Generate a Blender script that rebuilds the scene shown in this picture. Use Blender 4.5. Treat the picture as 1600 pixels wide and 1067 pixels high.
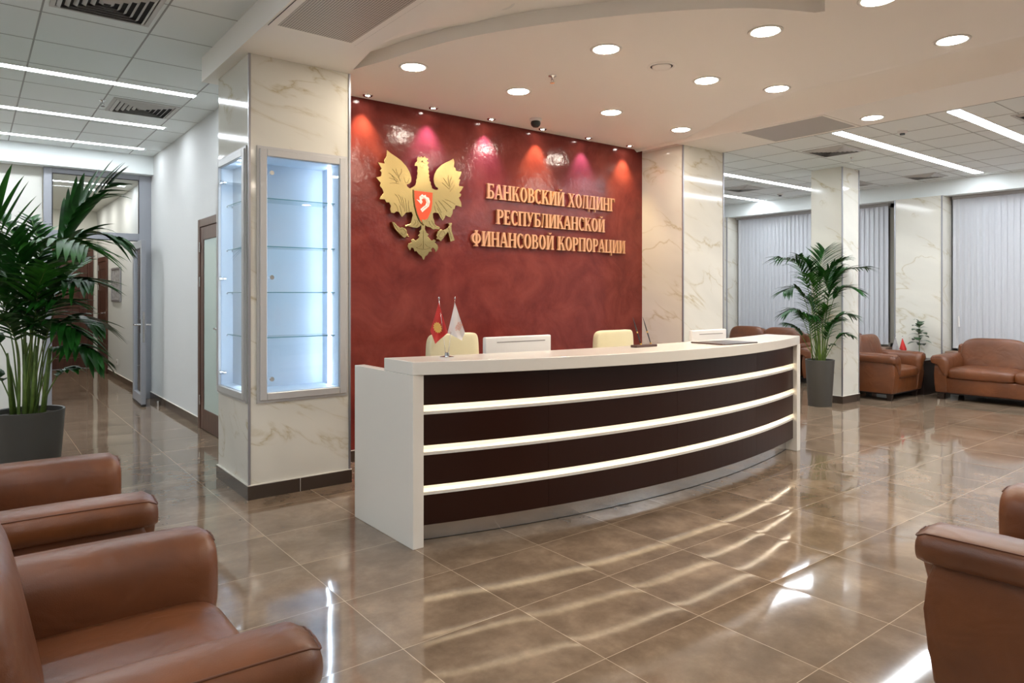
import bpy, bmesh, math, random
from math import sin, cos, pi, radians
from mathutils import Vector, Matrix
C = bpy.context.scene.collection
S = bpy.context.scene
for o in list(bpy.data.objects): bpy.data.objects.remove(o)

# ------------------------------------------------------------------ camera, world, exposure
YAW = radians(38.0)
cd = bpy.data.cameras.new('camera'); cam = bpy.data.objects.new('camera', cd); C.objects.link(cam)
cam.location = (0, 0, 1.48); cam.rotation_euler = (radians(90), 0, -YAW)
cd.sensor_width = 36; cd.lens = 36*1085/1600; cd.shift_y = -73.5/1600; cd.clip_start = .05; cd.clip_end = 100
S.camera = cam
w = bpy.data.worlds.new('world'); S.world = w; w.use_nodes = True
w.node_tree.nodes['Background'].inputs[0].default_value = (.75, .85, 1, 1)
w.node_tree.nodes['Background'].inputs[1].default_value = .15
S.view_settings.view_transform = 'Standard'; S.view_settings.look = 'None'
S.view_settings.exposure = 1.3; S.view_settings.gamma = 1.0; S.view_settings.use_curve_mapping = False
E_DOWN = 66.0      # emission of the round downlights
E_LED = 15.0       # emission of the ceiling led lines
E_CASE = 8.5       # led tubes in the display cases
E_DESK = 5.2       # led lines in the desk grooves

# ------------------------------------------------------------------ materials
def new_mat(name):
    m = bpy.data.materials.new(name); m.use_nodes = True
    nt = m.node_tree; return m, nt, nt.nodes['Principled BSDF']
def simple(name, col, rough=.5, metal=0, spec=.5, bump=0, bscale=200, coat=0, trans=0, var=0, vscale=3):
    m, nt, b = new_mat(name)
    b.inputs['Base Color'].default_value = (*col, 1); b.inputs['Roughness'].default_value = rough
    b.inputs['Metallic'].default_value = metal; b.inputs['Specular IOR Level'].default_value = spec
    b.inputs['Coat Weight'].default_value = coat; b.inputs['Coat Roughness'].default_value = .08
    b.inputs['Transmission Weight'].default_value = trans
    tc = nt.nodes.new('ShaderNodeTexCoord')
    if bump:
        n = nt.nodes.new('ShaderNodeTexNoise'); n.inputs['Scale'].default_value = bscale; n.inputs['Detail'].default_value = 4
        nt.links.new(tc.outputs['Object'], n.inputs['Vector'])
        bp = nt.nodes.new('ShaderNodeBump'); bp.inputs['Strength'].default_value = bump; bp.inputs['Distance'].default_value = .01
        nt.links.new(n.outputs['Fac'], bp.inputs['Height']); nt.links.new(bp.outputs['Normal'], b.inputs['Normal'])
    if var:
        n = nt.nodes.new('ShaderNodeTexNoise'); n.inputs['Scale'].default_value = vscale; n.inputs['Detail'].default_value = 6
        nt.links.new(tc.outputs['Object'], n.inputs['Vector'])
        r = nt.nodes.new('ShaderNodeValToRGB')
        r.color_ramp.elements[0].position = .3; r.color_ramp.elements[1].position = .7
        r.color_ramp.elements[0].color = (*[c*(1-var) for c in col], 1); r.color_ramp.elements[1].color = (*[min(1, c*(1+var)) for c in col], 1)
        nt.links.new(n.outputs['Fac'], r.inputs['Fac']); nt.links.new(r.outputs['Color'], b.inputs['Base Color'])
    return m
def emit(name, col, s):
    m, nt, b = new_mat(name)
    b.inputs['Base Color'].default_value = (.8, .8, .8, 1)
    b.inputs['Emission Color'].default_value = (*col, 1); b.inputs['Emission Strength'].default_value = s
    return m
def glass(name, col=(1, 1, 1), rough=0.0, refl=.08):
    m, nt, b = new_mat(name); nt.nodes.remove(b)
    out = nt.nodes['Material Output']
    t = nt.nodes.new('ShaderNodeBsdfTransparent'); t.inputs[0].default_value = (*col, 1)
    g = nt.nodes.new('ShaderNodeBsdfGlossy'); g.inputs['Roughness'].default_value = rough
    f = nt.nodes.new('ShaderNodeFresnel'); f.inputs[0].default_value = 1.45
    mx = nt.nodes.new('ShaderNodeMixShader')
    ge = nt.nodes.new('ShaderNodeNewGeometry'); iv = nt.nodes.new('ShaderNodeMath'); iv.operation = 'SUBTRACT'; iv.inputs[0].default_value = 1
    mu = nt.nodes.new('ShaderNodeMath'); mu.operation = 'MULTIPLY'
    nt.links.new(ge.outputs['Backfacing'], iv.inputs[1]); nt.links.new(iv.outputs[0], mu.inputs[0]); nt.links.new(f.outputs[0], mu.inputs[1])
    nt.links.new(mu.outputs[0], mx.inputs[0]); nt.links.new(t.outputs[0], mx.inputs[1]); nt.links.new(g.outputs[0], mx.inputs[2])
    nt.links.new(mx.outputs[0], out.inputs['Surface']); return m
def marble(name, base, vein, rot=(0, 0, 0)):
    m, nt, b = new_mat(name)
    tc = nt.nodes.new('ShaderNodeTexCoord'); mp = nt.nodes.new('ShaderNodeMapping')
    mp.inputs['Scale'].default_value = (1, 1, 3.2)
    m0 = nt.nodes.new('ShaderNodeMapping'); m0.inputs['Rotation'].default_value = rot
    nt.links.new(tc.outputs['Object'], m0.inputs['Vector']); nt.links.new(m0.outputs['Vector'], mp.inputs['Vector'])
    def noise(sc, det, dist):
        n = nt.nodes.new('ShaderNodeTexNoise'); n.inputs['Scale'].default_value = sc; n.inputs['Detail'].default_value = det
        n.inputs['Distortion'].default_value = dist; nt.links.new(mp.outputs['Vector'], n.inputs['Vector']); return n
    a = noise(1.05, 6, .8); c = noise(.6, 3, .3); d = noise(1.1, 4, .2)
    s = nt.nodes.new('ShaderNodeMath'); s.operation = 'SUBTRACT'; s.inputs[1].default_value = .5; nt.links.new(a.outputs['Fac'], s.inputs[0])
    ab = nt.nodes.new('ShaderNodeMath'); ab.operation = 'ABSOLUTE'; nt.links.new(s.outputs[0], ab.inputs[0])
    r = nt.nodes.new('ShaderNodeValToRGB'); r.color_ramp.elements[0].position = 0; r.color_ramp.elements[1].position = .032
    r.color_ramp.elements[0].color = (.95, .95, .95, 1); r.color_ramp.elements[1].color = (0, 0, 0, 1)
    e = r.color_ramp.elements.new(.007); e.color = (.38, .38, .38, 1)
    nt.links.new(ab.outputs[0], r.inputs['Fac'])
    r2 = nt.nodes.new('ShaderNodeValToRGB'); r2.color_ramp.elements[0].position = .42; r2.color_ramp.elements[1].position = .58
    nt.links.new(d.outputs['Fac'], r2.inputs['Fac'])
    mul = nt.nodes.new('ShaderNodeMath'); mul.operation = 'MULTIPLY'; nt.links.new(r.outputs['Color'], mul.inputs[0]); nt.links.new(r2.outputs['Color'], mul.inputs[1])
    cr = nt.nodes.new('ShaderNodeValToRGB'); cr.color_ramp.elements[0].position = .35; cr.color_ramp.elements[1].position = .7
    cr.color_ramp.elements[0].color = (*[x*.86 for x in base], 1); cr.color_ramp.elements[1].color = (*base, 1)
    nt.links.new(c.outputs['Fac'], cr.inputs['Fac'])
    mx = nt.nodes.new('ShaderNodeMixRGB'); mx.inputs[2].default_value = (*vein, 1)
    nt.links.new(mul.outputs[0], mx.inputs[0]); nt.links.new(cr.outputs['Color'], mx.inputs[1])
    nt.links.new(mx.outputs[0], b.inputs['Base Color'])
    b.inputs['Roughness'].default_value = .09; b.inputs['Specular IOR Level'].default_value = .5
    return m
def floor_mat():
    m, nt, b = new_mat('floor_tiles')
    N, L = nt.nodes, nt.links
    tc = N.new('ShaderNodeTexCoord'); sp = N.new('ShaderNodeSeparateXYZ'); L.new(tc.outputs['Object'], sp.inputs[0])
    def math_(op, a, v=None, v2=None):
        n = N.new('ShaderNodeMath'); n.operation = op
        for i, q in enumerate((a, v, v2)):
            if q is None: continue
            if isinstance(q, (int, float)): n.inputs[i].default_value = q
            else: L.new(q, n.inputs[i])
        return n.outputs[0]
    PX, PY = .6105, .5735
    u = math_('DIVIDE', math_('SUBTRACT', sp.outputs['X'], 1.427), PX)
    v = math_('DIVIDE', math_('SUBTRACT', sp.outputs['Y'], 3.137), PY)
    iu, iv = math_('FLOOR', u), math_('FLOOR', v)
    fu, fv = math_('FRACT', u), math_('FRACT', v)
    du = math_('MULTIPLY', math_('MINIMUM', fu, math_('SUBTRACT', 1, fu)), PX)
    dv = math_('MULTIPLY', math_('MINIMUM', fv, math_('SUBTRACT', 1, fv)), PY)
    d = math_('MINIMUM', du, dv)
    grout = math_('LESS_THAN', d, .0015)
    cb = N.new('ShaderNodeCombineXYZ'); L.new(iu, cb.inputs[0]); L.new(iv, cb.inputs[1])
    wn = N.new('ShaderNodeTexWhiteNoise'); L.new(cb.outputs[0], wn.inputs['Vector'])
    off = N.new('ShaderNodeVectorMath'); off.operation = 'MULTIPLY_ADD'
    L.new(wn.outputs['Color'], off.inputs[0]); off.inputs[1].default_value = (9, 9, 9); L.new(tc.outputs['Object'], off.inputs[2])
    def noise(sc, det, rough, dist=0, vec=None):
        n = N.new('ShaderNodeTexNoise'); n.inputs['Scale'].default_value = sc; n.inputs['Detail'].default_value = det
        n.inputs['Roughness'].default_value = rough; n.inputs['Distortion'].default_value = dist
        L.new(vec or off.outputs[0], n.inputs['Vector']); return n
    n1 = noise(3.0, 9, .68, .15)
    cr = N.new('ShaderNodeValToRGB'); e = cr.color_ramp.elements
    e[0].position = .28; e[0].color = (.135, .092, .060, 1); e[1].position = .72; e[1].color = (.345, .248, .170, 1)
    q = e.new(.5); q.color = (.220, .154, .103, 1)
    L.new(n1.outputs['Fac'], cr.inputs['Fac'])
    mx = N.new('ShaderNodeMixRGB'); L.new(grout, mx.inputs[0]); L.new(cr.outputs['Color'], mx.inputs[1]); mx.inputs[2].default_value = (.60, .47, .34, 1)
    L.new(mx.outputs[0], b.inputs['Base Color'])
    n2 = noise(4, 4, .6)
    rg = N.new('ShaderNodeMapRange'); L.new(n2.outputs['Fac'], rg.inputs[0]); rg.inputs[3].default_value = .035; rg.inputs[4].default_value = .095
    L.new(rg.outputs[0], b.inputs['Roughness'])
    b.inputs['Specular IOR Level'].default_value = .8; b.inputs['IOR'].default_value = 1.62
    # each tile lies a hair off level, its rim is slightly cushioned and its glaze a little wavy
    sc = N.new('ShaderNodeSeparateColor'); L.new(wn.outputs['Color'], sc.inputs[0])
    n3 = noise(1.6, 1, .5, 0); s3 = N.new('ShaderNodeSeparateColor'); L.new(n3.outputs['Color'], s3.inputs[0])
    def slope(r, f, P, wv):
        tl = math_('MULTIPLY', math_('SUBTRACT', r, .5), .007)
        e_ = math_('MULTIPLY', math_('MINIMUM', f, math_('SUBTRACT', 1, f)), P)
        rim = math_('MULTIPLY', math_('POWER', math_('MAXIMUM', math_('SUBTRACT', 1, math_('DIVIDE', e_, .075)), 0), 1.5), .013)
        sg = math_('SIGN', math_('SUBTRACT', f, .5))
        return math_('ADD', math_('ADD', tl, math_('MULTIPLY', rim, sg)), math_('MULTIPLY', math_('SUBTRACT', wv, .5), .010))
    nx = slope(sc.outputs[0], fu, PX, s3.outputs[0]); ny = slope(sc.outputs[1], fv, PY, s3.outputs[1])
    cn = N.new('ShaderNodeCombineXYZ'); L.new(nx, cn.inputs[0]); L.new(ny, cn.inputs[1]); cn.inputs[2].default_value = 1
    nn = N.new('ShaderNodeVectorMath'); nn.operation = 'NORMALIZE'; L.new(cn.outputs[0], nn.inputs[0])
    L.new(nn.outputs[0], b.inputs['Normal'])
    return m
def plaster_mat():
    m, nt, b = new_mat('venetian_plaster'); N, L = nt.nodes, nt.links
    tc = N.new('ShaderNodeTexCoord')
    n1 = N.new('ShaderNodeTexNoise'); n1.inputs['Scale'].default_value = 2.2; n1.inputs['Detail'].default_value = 9; n1.inputs['Roughness'].default_value = .62; n1.inputs['Distortion'].default_value = 1.2
    L.new(tc.outputs['Object'], n1.inputs['Vector'])
    vo = N.new('ShaderNodeTexVoronoi'); vo.inputs['Scale'].default_value = 5; vo.feature = 'SMOOTH_F1'
    n0 = N.new('ShaderNodeTexNoise'); n0.inputs['Scale'].default_value = 3; n0.inputs['Detail'].default_value = 5
    L.new(tc.outputs['Object'], n0.inputs['Vector'])
    va = N.new('ShaderNodeVectorMath'); va.operation = 'MULTIPLY_ADD'; va.inputs[1].default_value = (.5, .5, .5)
    L.new(n0.outputs['Color'], va.inputs[0]); L.new(tc.outputs['Object'], va.inputs[2]); L.new(va.outputs[0], vo.inputs['Vector'])
    ad = N.new('ShaderNodeMath'); ad.operation = 'MULTIPLY_ADD'; ad.inputs[1].default_value = .25
    L.new(vo.outputs['Distance'], ad.inputs[0]); L.new(n1.outputs['Fac'], ad.inputs[2])
    cr = N.new('ShaderNodeValToRGB'); e = cr.color_ramp.elements
    e[0].position = .38; e[0].color = (.120, .020, .017, 1); e[1].position = .80; e[1].color = (.225, .046, .034, 1)
    q = e.new(.58); q.color = (.170, .030, .024, 1)
    L.new(ad.outputs[0], cr.inputs['Fac']); L.new(cr.outputs['Color'], b.inputs['Base Color'])
    b.inputs['Roughness'].default_value = .13; b.inputs['Specular IOR Level'].default_value = .30
    n4 = N.new('ShaderNodeTexNoise'); n4.inputs['Scale'].default_value = 16; n4.inputs['Detail'].default_value = 5
    L.new(tc.outputs['Object'], n4.inputs['Vector'])
    bp = N.new('ShaderNodeBump'); bp.inputs['Strength'].default_value = .26; bp.inputs['Distance'].default_value = .01
    L.new(n4.outputs['Fac'], bp.inputs['Height']); L.new(bp.outputs['Normal'], b.inputs['Normal'])
    return m
def leather_mat():
    m, nt, b = new_mat('tan_leather'); N, L = nt.nodes, nt.links
    tc = N.new('ShaderNodeTexCoord')
    n1 = N.new('ShaderNodeTexNoise'); n1.inputs['Scale'].default_value = 4; n1.inputs['Detail'].default_value = 5
    L.new(tc.outputs['Object'], n1.inputs['Vector'])
    cr = N.new('ShaderNodeValToRGB'); e = cr.color_ramp.elements
    e[0].position = .3; e[0].color = (.105, .029, .006, 1); e[1].position = .72; e[1].color = (.180, .053, .012, 1)
    L.new(n1.outputs['Fac'], cr.inputs['Fac']); L.new(cr.outputs['Color'], b.inputs['Base Color'])
    b.inputs['Roughness'].default_value = .45; b.inputs['Coat Weight'].default_value = .35; b.inputs['Coat Roughness'].default_value = .34
    n2 = N.new('ShaderNodeTexNoise'); n2.inputs['Scale'].default_value = 7; n2.inputs['Detail'].default_value = 2; n2.inputs['Distortion'].default_value = .6
    n3 = N.new('ShaderNodeTexVoronoi'); n3.inputs['Scale'].default_value = 260
    L.new(tc.outputs['Object'], n2.inputs['Vector']); L.new(tc.outputs['Object'], n3.inputs['Vector'])
    b1 = N.new('ShaderNodeBump'); b1.inputs['Strength'].default_value = .55; b1.inputs['Distance'].default_value = .02
    b2 = N.new('ShaderNodeBump'); b2.inputs['Strength'].default_value = .12; b2.inputs['Distance'].default_value = .002
    L.new(n2.outputs['Fac'], b1.inputs['Height']); L.new(n3.outputs['Distance'], b2.inputs['Height'])
    L.new(b1.outputs['Normal'], b2.inputs['Normal']); L.new(b2.outputs['Normal'], b.inputs['Normal'])
    return m
def wood_mat(name, a, c, rough=.3):
    m, nt, b = new_mat(name); N, L = nt.nodes, nt.links
    tc = N.new('ShaderNodeTexCoord'); mp = N.new('ShaderNodeMapping'); mp.inputs['Scale'].default_value = (14, 14, 1.2)
    L.new(tc.outputs['Object'], mp.inputs['Vector'])
    n = N.new('ShaderNodeTexNoise'); n.inputs['Scale'].default_value = 2; n.inputs['Detail'].default_value = 6; L.new(mp.outputs['Vector'], n.inputs['Vector'])
    r = N.new('ShaderNodeValToRGB'); r.color_ramp.elements[0].color = (*a, 1); r.color_ramp.elements[1].color = (*c, 1)
    r.color_ramp.elements[0].position = .3; r.color_ramp.elements[1].position = .7
    L.new(n.outputs['Fac'], r.inputs['Fac']); L.new(r.outputs['Color'], b.inputs['Base Color'])
    b.inputs['Roughness'].default_value = rough
    return m

M = {}
M['floor'] = floor_mat(); M['red'] = plaster_mat(); M['leather'] = leather_mat()
M['marble'] = marble('cream_marble', (.82, .785, .69), (.53, .45, .28), (-.45, -.38, 0))
M['marble_side'] = M['marble']
M['ceil'] = simple('warm_white_ceiling_paint', (.93, .895, .835), .6)
M['tile'] = simple('white_ceiling_tile', (.81, .85, .84), .8, bump=.1, bscale=300)
M['tbar'] = simple('ceiling_grid_seam', (.34, .34, .33), .6)
M['wall'] = simple('white_textured_wall', (.59, .59, .575), .7, bump=.15, bscale=60)
M['cream'] = simple('cream_wall', (.68, .67, .61), .7)
M['skirt'] = simple('dark_tile_skirting', (.060, .042, .032), .18)
M['skirtcap'] = simple('pale_skirting_cap', (.75, .70, .62), .4)
M['alu'] = simple('brushed_aluminium', (.42, .42, .45), .32, metal=.75)
M['aluframe'] = simple('grey_painted_aluminium', (.34, .35, .38), .35, metal=.3)
M['case'] = simple('silver_case_frame', (.56, .55, .54), .38, metal=.3)
M['casein'] = simple('pale_blue_case_lining', (.60, .69, .80), .5)
M['chrome'] = simple('chrome', (.75, .75, .76), .12, metal=1)
M['steel'] = simple('brushed_steel_kick_plate', (.66, .65, .64), .18, metal=.85)
M['desk'] = simple('cream_solid_surface', (.84, .80, .72), .22, coat=.2)
M['dark'] = simple('espresso_panel', (.024, .006, .003), .30, spec=.3)
M['seam'] = simple('panel_seam', (.008, .004, .003), .6)
M['gold'] = simple('polished_brass', (.42, .31, .135), .23, metal=1, bump=.55, bscale=2.4)
M['goldline'] = simple('engraved_brass_line', (.16, .11, .03), .5, metal=.6)
M['letter'] = simple('copper_gold_letter', (.66, .34, .17), .42, metal=.2)
M['shield'] = simple('orange_red_enamel', (.74, .085, .02), .2)
M['pale'] = simple('pale_enamel', (.85, .78, .66), .35)
M['ring'] = simple('white_lamp_ring', (.8, .78, .74), .4)
M['down'] = emit('downlight_glow', (1, .885, .74), E_DOWN)
M['cdown'] = emit('corridor_lamp_glow', (1, .96, .88), 95)
M['led'] = emit('cool_led_glow', (.86, .93, 1.0), E_LED)
M['caseled'] = emit('case_led_glow', (.80, .90, 1.0), E_CASE)
M['deskled'] = emit('desk_led_glow', (1, .87, .68), E_DESK)
M['bulb'] = emit('spot_bulb_glow', (1, .93, .85), 30)
M['glass'] = glass('clear_glass', (.97, .99, 1))
M['shelfglass'] = glass('shelf_glass', (.86, .95, .97))
M['glassedge'] = simple('green_glass_edge', (.12, .30, .34), .1)
M['frost'] = simple('frosted_door_glass', (.50, .60, .55), .18)
M['doorwood'] = wood_mat('dark_brown_door_wood', (.060, .022, .014), (.105, .042, .026))
M['doorgap'] = simple('dark_gap', (.02, .012, .01), .6)
M['leg'] = simple('dark_wood_leg', (.022, .012, .009), .35)
M['piping'] = simple('dark_leather_piping', (.11, .035, .014), .5)
M['under'] = simple('black_underside', (.012, .008, .007), .8)
M['pot'] = simple('dark_grey_planter', (.070, .066, .058), .45)
M['soil'] = simple('brown_bark_soil', (.035, .018, .010), .9, bump=1, bscale=60, var=.5, vscale=60)
M['leaf'] = simple('palm_leaf', (.012, .075, .009), .42, var=.55, vscale=9, spec=.25)
M['leaf2'] = simple('palm_leaf_light', (.030, .140, .014), .42, var=.5, vscale=9, spec=.25)
M['stem'] = simple('palm_stem', (.12, .19, .035), .5, var=.35, vscale=12)
M['rubber'] = simple('variegated_leaf', (.035, .075, .030), .35, var=.8, vscale=45)
M['beige'] = simple('pale_yellow_leatherette', (.76, .68, .44), .45)
M['blackp'] = simple('black_plastic', (.02, .02, .02), .35)
M['whitep'] = simple('white_plastic', (.78, .76, .74), .3)
M['greyp'] = simple('grey_slot', (.22, .20, .20), .5)
M['redflag'] = simple('red_flag_cloth', (.62, .035, .03), .5)
M['whiteflag'] = simple('white_flag_cloth', (.86, .80, .77), .55)
M['orange'] = simple('orange_print', (.80, .25, .12), .6)
M['goldprint'] = simple('gold_print', (.80, .50, .12), .5)
M['walnut'] = simple('walnut_base', (.070, .026, .018), .3)
M['folder'] = simple('brown_leather_folder', (.055, .032, .026), .35)
M['blind'] = simple('off_white_blind', (.60, .61, .64), .7)
M['rail'] = simple('grey_blind_rail', (.40, .38, .37), .5)
M['dusk'] = simple('dark_window_glass', (.30, .29, .27), .08)
M['sill'] = simple('window_sill_brown', (.32, .20, .14), .4)
M['vent'] = simple('white_vent', (.55, .54, .52), .5)
M['ventdark'] = simple('vent_shadow_cavity', (.035, .035, .04), .8)
M['grille'] = simple('grey_perforated_grille', (.47, .44, .41), .5)
M['paper'] = simple('grey_notice_print', (.30, .29, .30), .6, var=.5, vscale=18)

def perforated():
    m, nt, b = new_mat('perforated_panel'); N, L = nt.nodes, nt.links
    tc = N.new('ShaderNodeTexCoord'); sp = N.new('ShaderNodeSeparateXYZ'); L.new(tc.outputs['Object'], sp.inputs[0])
    def mt(op, a, v=None):
        n = N.new('ShaderNodeMath'); n.operation = op
        for i, q in enumerate((a, v)):
            if q is None: continue
            if isinstance(q, (int, float)): n.inputs[i].default_value = q
            else: L.new(q, n.inputs[i])
        return n.outputs[0]
    P = .0165
    u = mt('SUBTRACT', mt('FRACT', mt('DIVIDE', sp.outputs['X'], P)), .5); v = mt('SUBTRACT', mt('FRACT', mt('DIVIDE', sp.outputs['Y'], P)), .5)
    r = mt('ADD', mt('MULTIPLY', u, u), mt('MULTIPLY', v, v)); h = mt('LESS_THAN', r, .105)
    mx = N.new('ShaderNodeMixRGB'); L.new(h, mx.inputs[0]); mx.inputs[1].default_value = (.62, .57, .51, 1); mx.inputs[2].default_value = (.10, .09, .075, 1)
    L.new(mx.outputs[0], b.inputs['Base Color']); b.inputs['Roughness'].default_value = .5
    return m
M['perf'] = perforated()

# ------------------------------------------------------------------ helpers
def fin(name, bm, mat, parent=None, smooth=False, kind=None, auto=None):
    bmesh.ops.remove_doubles(bm, verts=bm.verts, dist=1e-6) if smooth else None
    bmesh.ops.recalc_face_normals(bm, faces=bm.faces)
    me = bpy.data.meshes.new(name); bm.to_mesh(me); bm.free()
    mats = mat if isinstance(mat, (list, tuple)) else [mat]
    for q in mats: me.materials.append(q)
    if smooth:
        for p in me.polygons: p.use_smooth = True
        if auto:
            me.set_sharp_from_angle(angle=radians(auto))
    o = bpy.data.objects.new(name, me); C.objects.link(o)
    if parent is not None: o.parent = parent
    if kind: o['kind'] = kind
    return o
def bx(bm, x0, x1, y0, y1, z0, z1, bev=0, seg=2, mi=0):
    b = bmesh.new(); bmesh.ops.create_cube(b, size=1)
    for v in b.verts: v.co = Vector(((x0+x1)/2+v.co.x*(x1-x0), (y0+y1)/2+v.co.y*(y1-y0), (z0+z1)/2+v.co.z*(z1-z0)))
    if bev: bmesh.ops.bevel(b, geom=b.edges[:]+b.verts[:], offset=bev, segments=seg, profile=.5, affect='EDGES')
    merge(bm, b, mi); return bm
def merge(bm, b, mi=0, mat=None):
    mp = {}
    for v in b.verts: mp[v] = bm.verts.new(mat @ v.co if mat else v.co)
    for f in b.faces:
        try:
            g = bm.faces.new([mp[v] for v in f.verts]); g.material_index = mi or f.material_index; g.smooth = f.smooth
        except ValueError: pass
    b.free()
def box(name, x0, x1, y0, y1, z0, z1, mat, parent=None, bev=0, kind=None, smooth=False):
    bm = bmesh.new(); bx(bm, x0, x1, y0, y1, z0, z1, bev)
    return fin(name, bm, mat, parent, kind=kind, smooth=smooth, auto=35 if smooth else None)
def prism(bm, pts, z0, z1, mi=0):
    a = [bm.verts.new((p[0], p[1], z0)) for p in pts]; b = [bm.verts.new((p[0], p[1], z1)) for p in pts]
    n = len(pts)
    fs = [bm.faces.new(a[::-1]), bm.faces.new(b)] + [bm.faces.new((a[i], a[(i+1) % n], b[(i+1) % n], b[i])) for i in range(n)]
    for f in fs: f.material_index = mi
def prism_y(bm, pts, y0, y1, mi=0):      # outline in (x, z), extruded along y
    a = [bm.verts.new((p[0], y0, p[1])) for p in pts]; b = [bm.verts.new((p[0], y1, p[1])) for p in pts]
    n = len(pts)
    fs = [bm.faces.new(a), bm.faces.new(b[::-1])] + [bm.faces.new((a[i], b[i], b[(i+1) % n], a[(i+1) % n])) for i in range(n)]
    for f in fs: f.material_index = mi
def cyl(bm, c, r, h, n=32, r2=None, axis='Z', mi=0, cap=True):
    r2 = r if r2 is None else r2
    b = bmesh.new(); bmesh.ops.create_cone(b, cap_ends=cap, segments=n, radius1=r, radius2=r2, depth=h)
    rot = Matrix.Identity(4)
    if axis == 'X': rot = Matrix.Rotation(pi/2, 4, 'Y')
    if axis == 'Y': rot = Matrix.Rotation(pi/2, 4, 'X')
    merge(bm, b, mi, Matrix.Translation(c) @ rot)
def lathe(bm, prof, c=(0, 0, 0), n=40):
    rings = []
    for r, z in prof:
        rings.append([bm.verts.new((c[0]+r*cos(2*pi*i/n), c[1]+r*sin(2*pi*i/n), c[2]+z)) for i in range(n)] if r > 1e-6 else [bm.verts.new((c[0], c[1], c[2]+z))])
    for a, b in zip(rings, rings[1:]):
        for i in range(n):
            if len(a) == 1 and len(b) == 1: continue
            if len(a) == 1: bm.faces.new((a[0], b[(i+1) % n], b[i]))
            elif len(b) == 1: bm.faces.new((a[i], a[(i+1) % n], b[0]))
            else: bm.faces.new((a[i], a[(i+1) % n], b[(i+1) % n], b[i]))
def tube(bm, pts, r, n=8, closed=False):
    pts = [Vector(p) for p in pts]; rings = []; N = len(pts)
    for i, p in enumerate(pts):
        t = (pts[(i+1) % N]-pts[i-1]) if closed else (pts[min(i+1, N-1)]-pts[max(i-1, 0)])
        t.normalize(); u = t.cross(Vector((0, 0, 1)))
        if u.length < .05: u = t.cross(Vector((1, 0, 0)))
        u.normalize(); v = t.cross(u)
        rr = r[i] if isinstance(r, (list, tuple)) else r
        rings.append([bm.verts.new(p+(u*cos(2*pi*k/n)+v*sin(2*pi*k/n))*rr) for k in range(n)])
    m = N if closed else N-1
    for i in range(m):
        a, b = rings[i], rings[(i+1) % N]
        for k in range(n): bm.faces.new((a[k], a[(k+1) % n], b[(k+1) % n], b[k]))
    if not closed: bm.faces.new(rings[0][::-1]); bm.faces.new(rings[-1])
def cushion(bm, c, s, e1=.35, e2=.35, nu=40, nv=24, mat=None, fn=None):
    def sp(x, e): return math.copysign(abs(x)**e, x)
    rows = []
    for j in range(nv+1):
        v = -pi/2+pi*j/nv
        if j in (0, nv): rows.append([Vector((0, 0, math.copysign(1, v)))])
        else: rows.append([Vector((sp(cos(v), e1)*sp(cos(2*pi*i/nu), e2), sp(cos(v), e1)*sp(sin(2*pi*i/nu), e2), sp(sin(v), e1))) for i in range(nu)])
    vr = []
    for row in rows:
        L = []
        for p in row:
            q = Vector((p.x*s[0], p.y*s[1], p.z*s[2]))
            if fn: q = fn(q, p)
            if mat: q = mat @ q
            L.append(bm.verts.new(Vector(c)+q))
        vr.append(L)
    for a, b in zip(vr, vr[1:]):
        for i in range(nu):
            if len(a) == 1: bm.faces.new((a[0], b[(i+1) % nu], b[i]))
            elif len(b) == 1: bm.faces.new((a[i], a[(i+1) % nu], b[0]))
            else: bm.faces.new((a[i], a[(i+1) % nu], b[(i+1) % nu], b[i]))
def spline(P, n=6, closed=True):
    out = []; N = len(P)
    for i in range(N if closed else N-1):
        p0 = P[(i-1) % N] if closed or i > 0 else P[i]; p1 = P[i]; p2 = P[(i+1) % N]
        p3 = P[(i+2) % N] if closed or i+2 < N else p2
        for k in range(n):
            t = k/n
            out.append(tuple(.5*((2*b)+(-a+c)*t+(2*a-5*b+4*c-d)*t*t+(-a+3*b-3*c+d)*t**3) for a, b, c, d in zip(p0, p1, p2, p3)))
    if not closed: out.append(tuple(P[-1]))
    return out
def thing(name, label, cat, loc=(0, 0, 0), rz=0, group=None):
    o = bpy.data.objects.new(name, None); C.objects.link(o); o.empty_display_size = .1
    o.location = loc; o.rotation_euler = (0, 0, rz); tag(o, label, cat, group); return o
def tag(o, label, cat, group=None):
    o['label'] = label; o['category'] = cat
    if group: o['group'] = group
    return o
def copy_tree(o, parent=None):
    c = o.copy(); C.objects.link(c); c.parent = parent
    for ch in [q for q in bpy.data.objects if q.parent == o]: copy_tree(ch, c)
    return c
FW = Vector((sin(YAW), cos(YAW), 0)); RT = Vector((cos(YAW), -sin(YAW), 0))
H = 1.48

# ------------------------------------------------------------------ the setting
box('floor', -4, 12.4, -6, 17, -.1, 0, M['floor'], kind='structure')
ZL, ZA, ZN, ZB, ZC, ZS = 3.42, 3.22, 3.335, 3.237, 3.21, 2.975
# left tiled ceiling with its seams
def tiled(name, x0, x1, y0, y1, z, xs, ys, wbar=.012):
    bm = bmesh.new(); bx(bm, x0, x1, y0, y1, z, z+.1)
    for x in xs: bx(bm, x-wbar/2, x+wbar/2, y0, y1, z-.0015, z+.002, mi=1)
    for y in ys: bx(bm, x0, x1, y-.004, y+.004, z-.0015, z+.002, mi=1)
    return fin(name, bm, [M['tile'], M['tbar']], kind='structure')
tiled('ceiling', -4, 1.50, -6, 10.80, ZL, [1.72-.667*k for k in range(1, 8)], [10.36-.66*k for k in range(25)])
tiled('ceiling', 1.50, 2.06, 6.05, 10.80, ZL, [1.735], [10.36-.66*k for k in range(7)])
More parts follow.
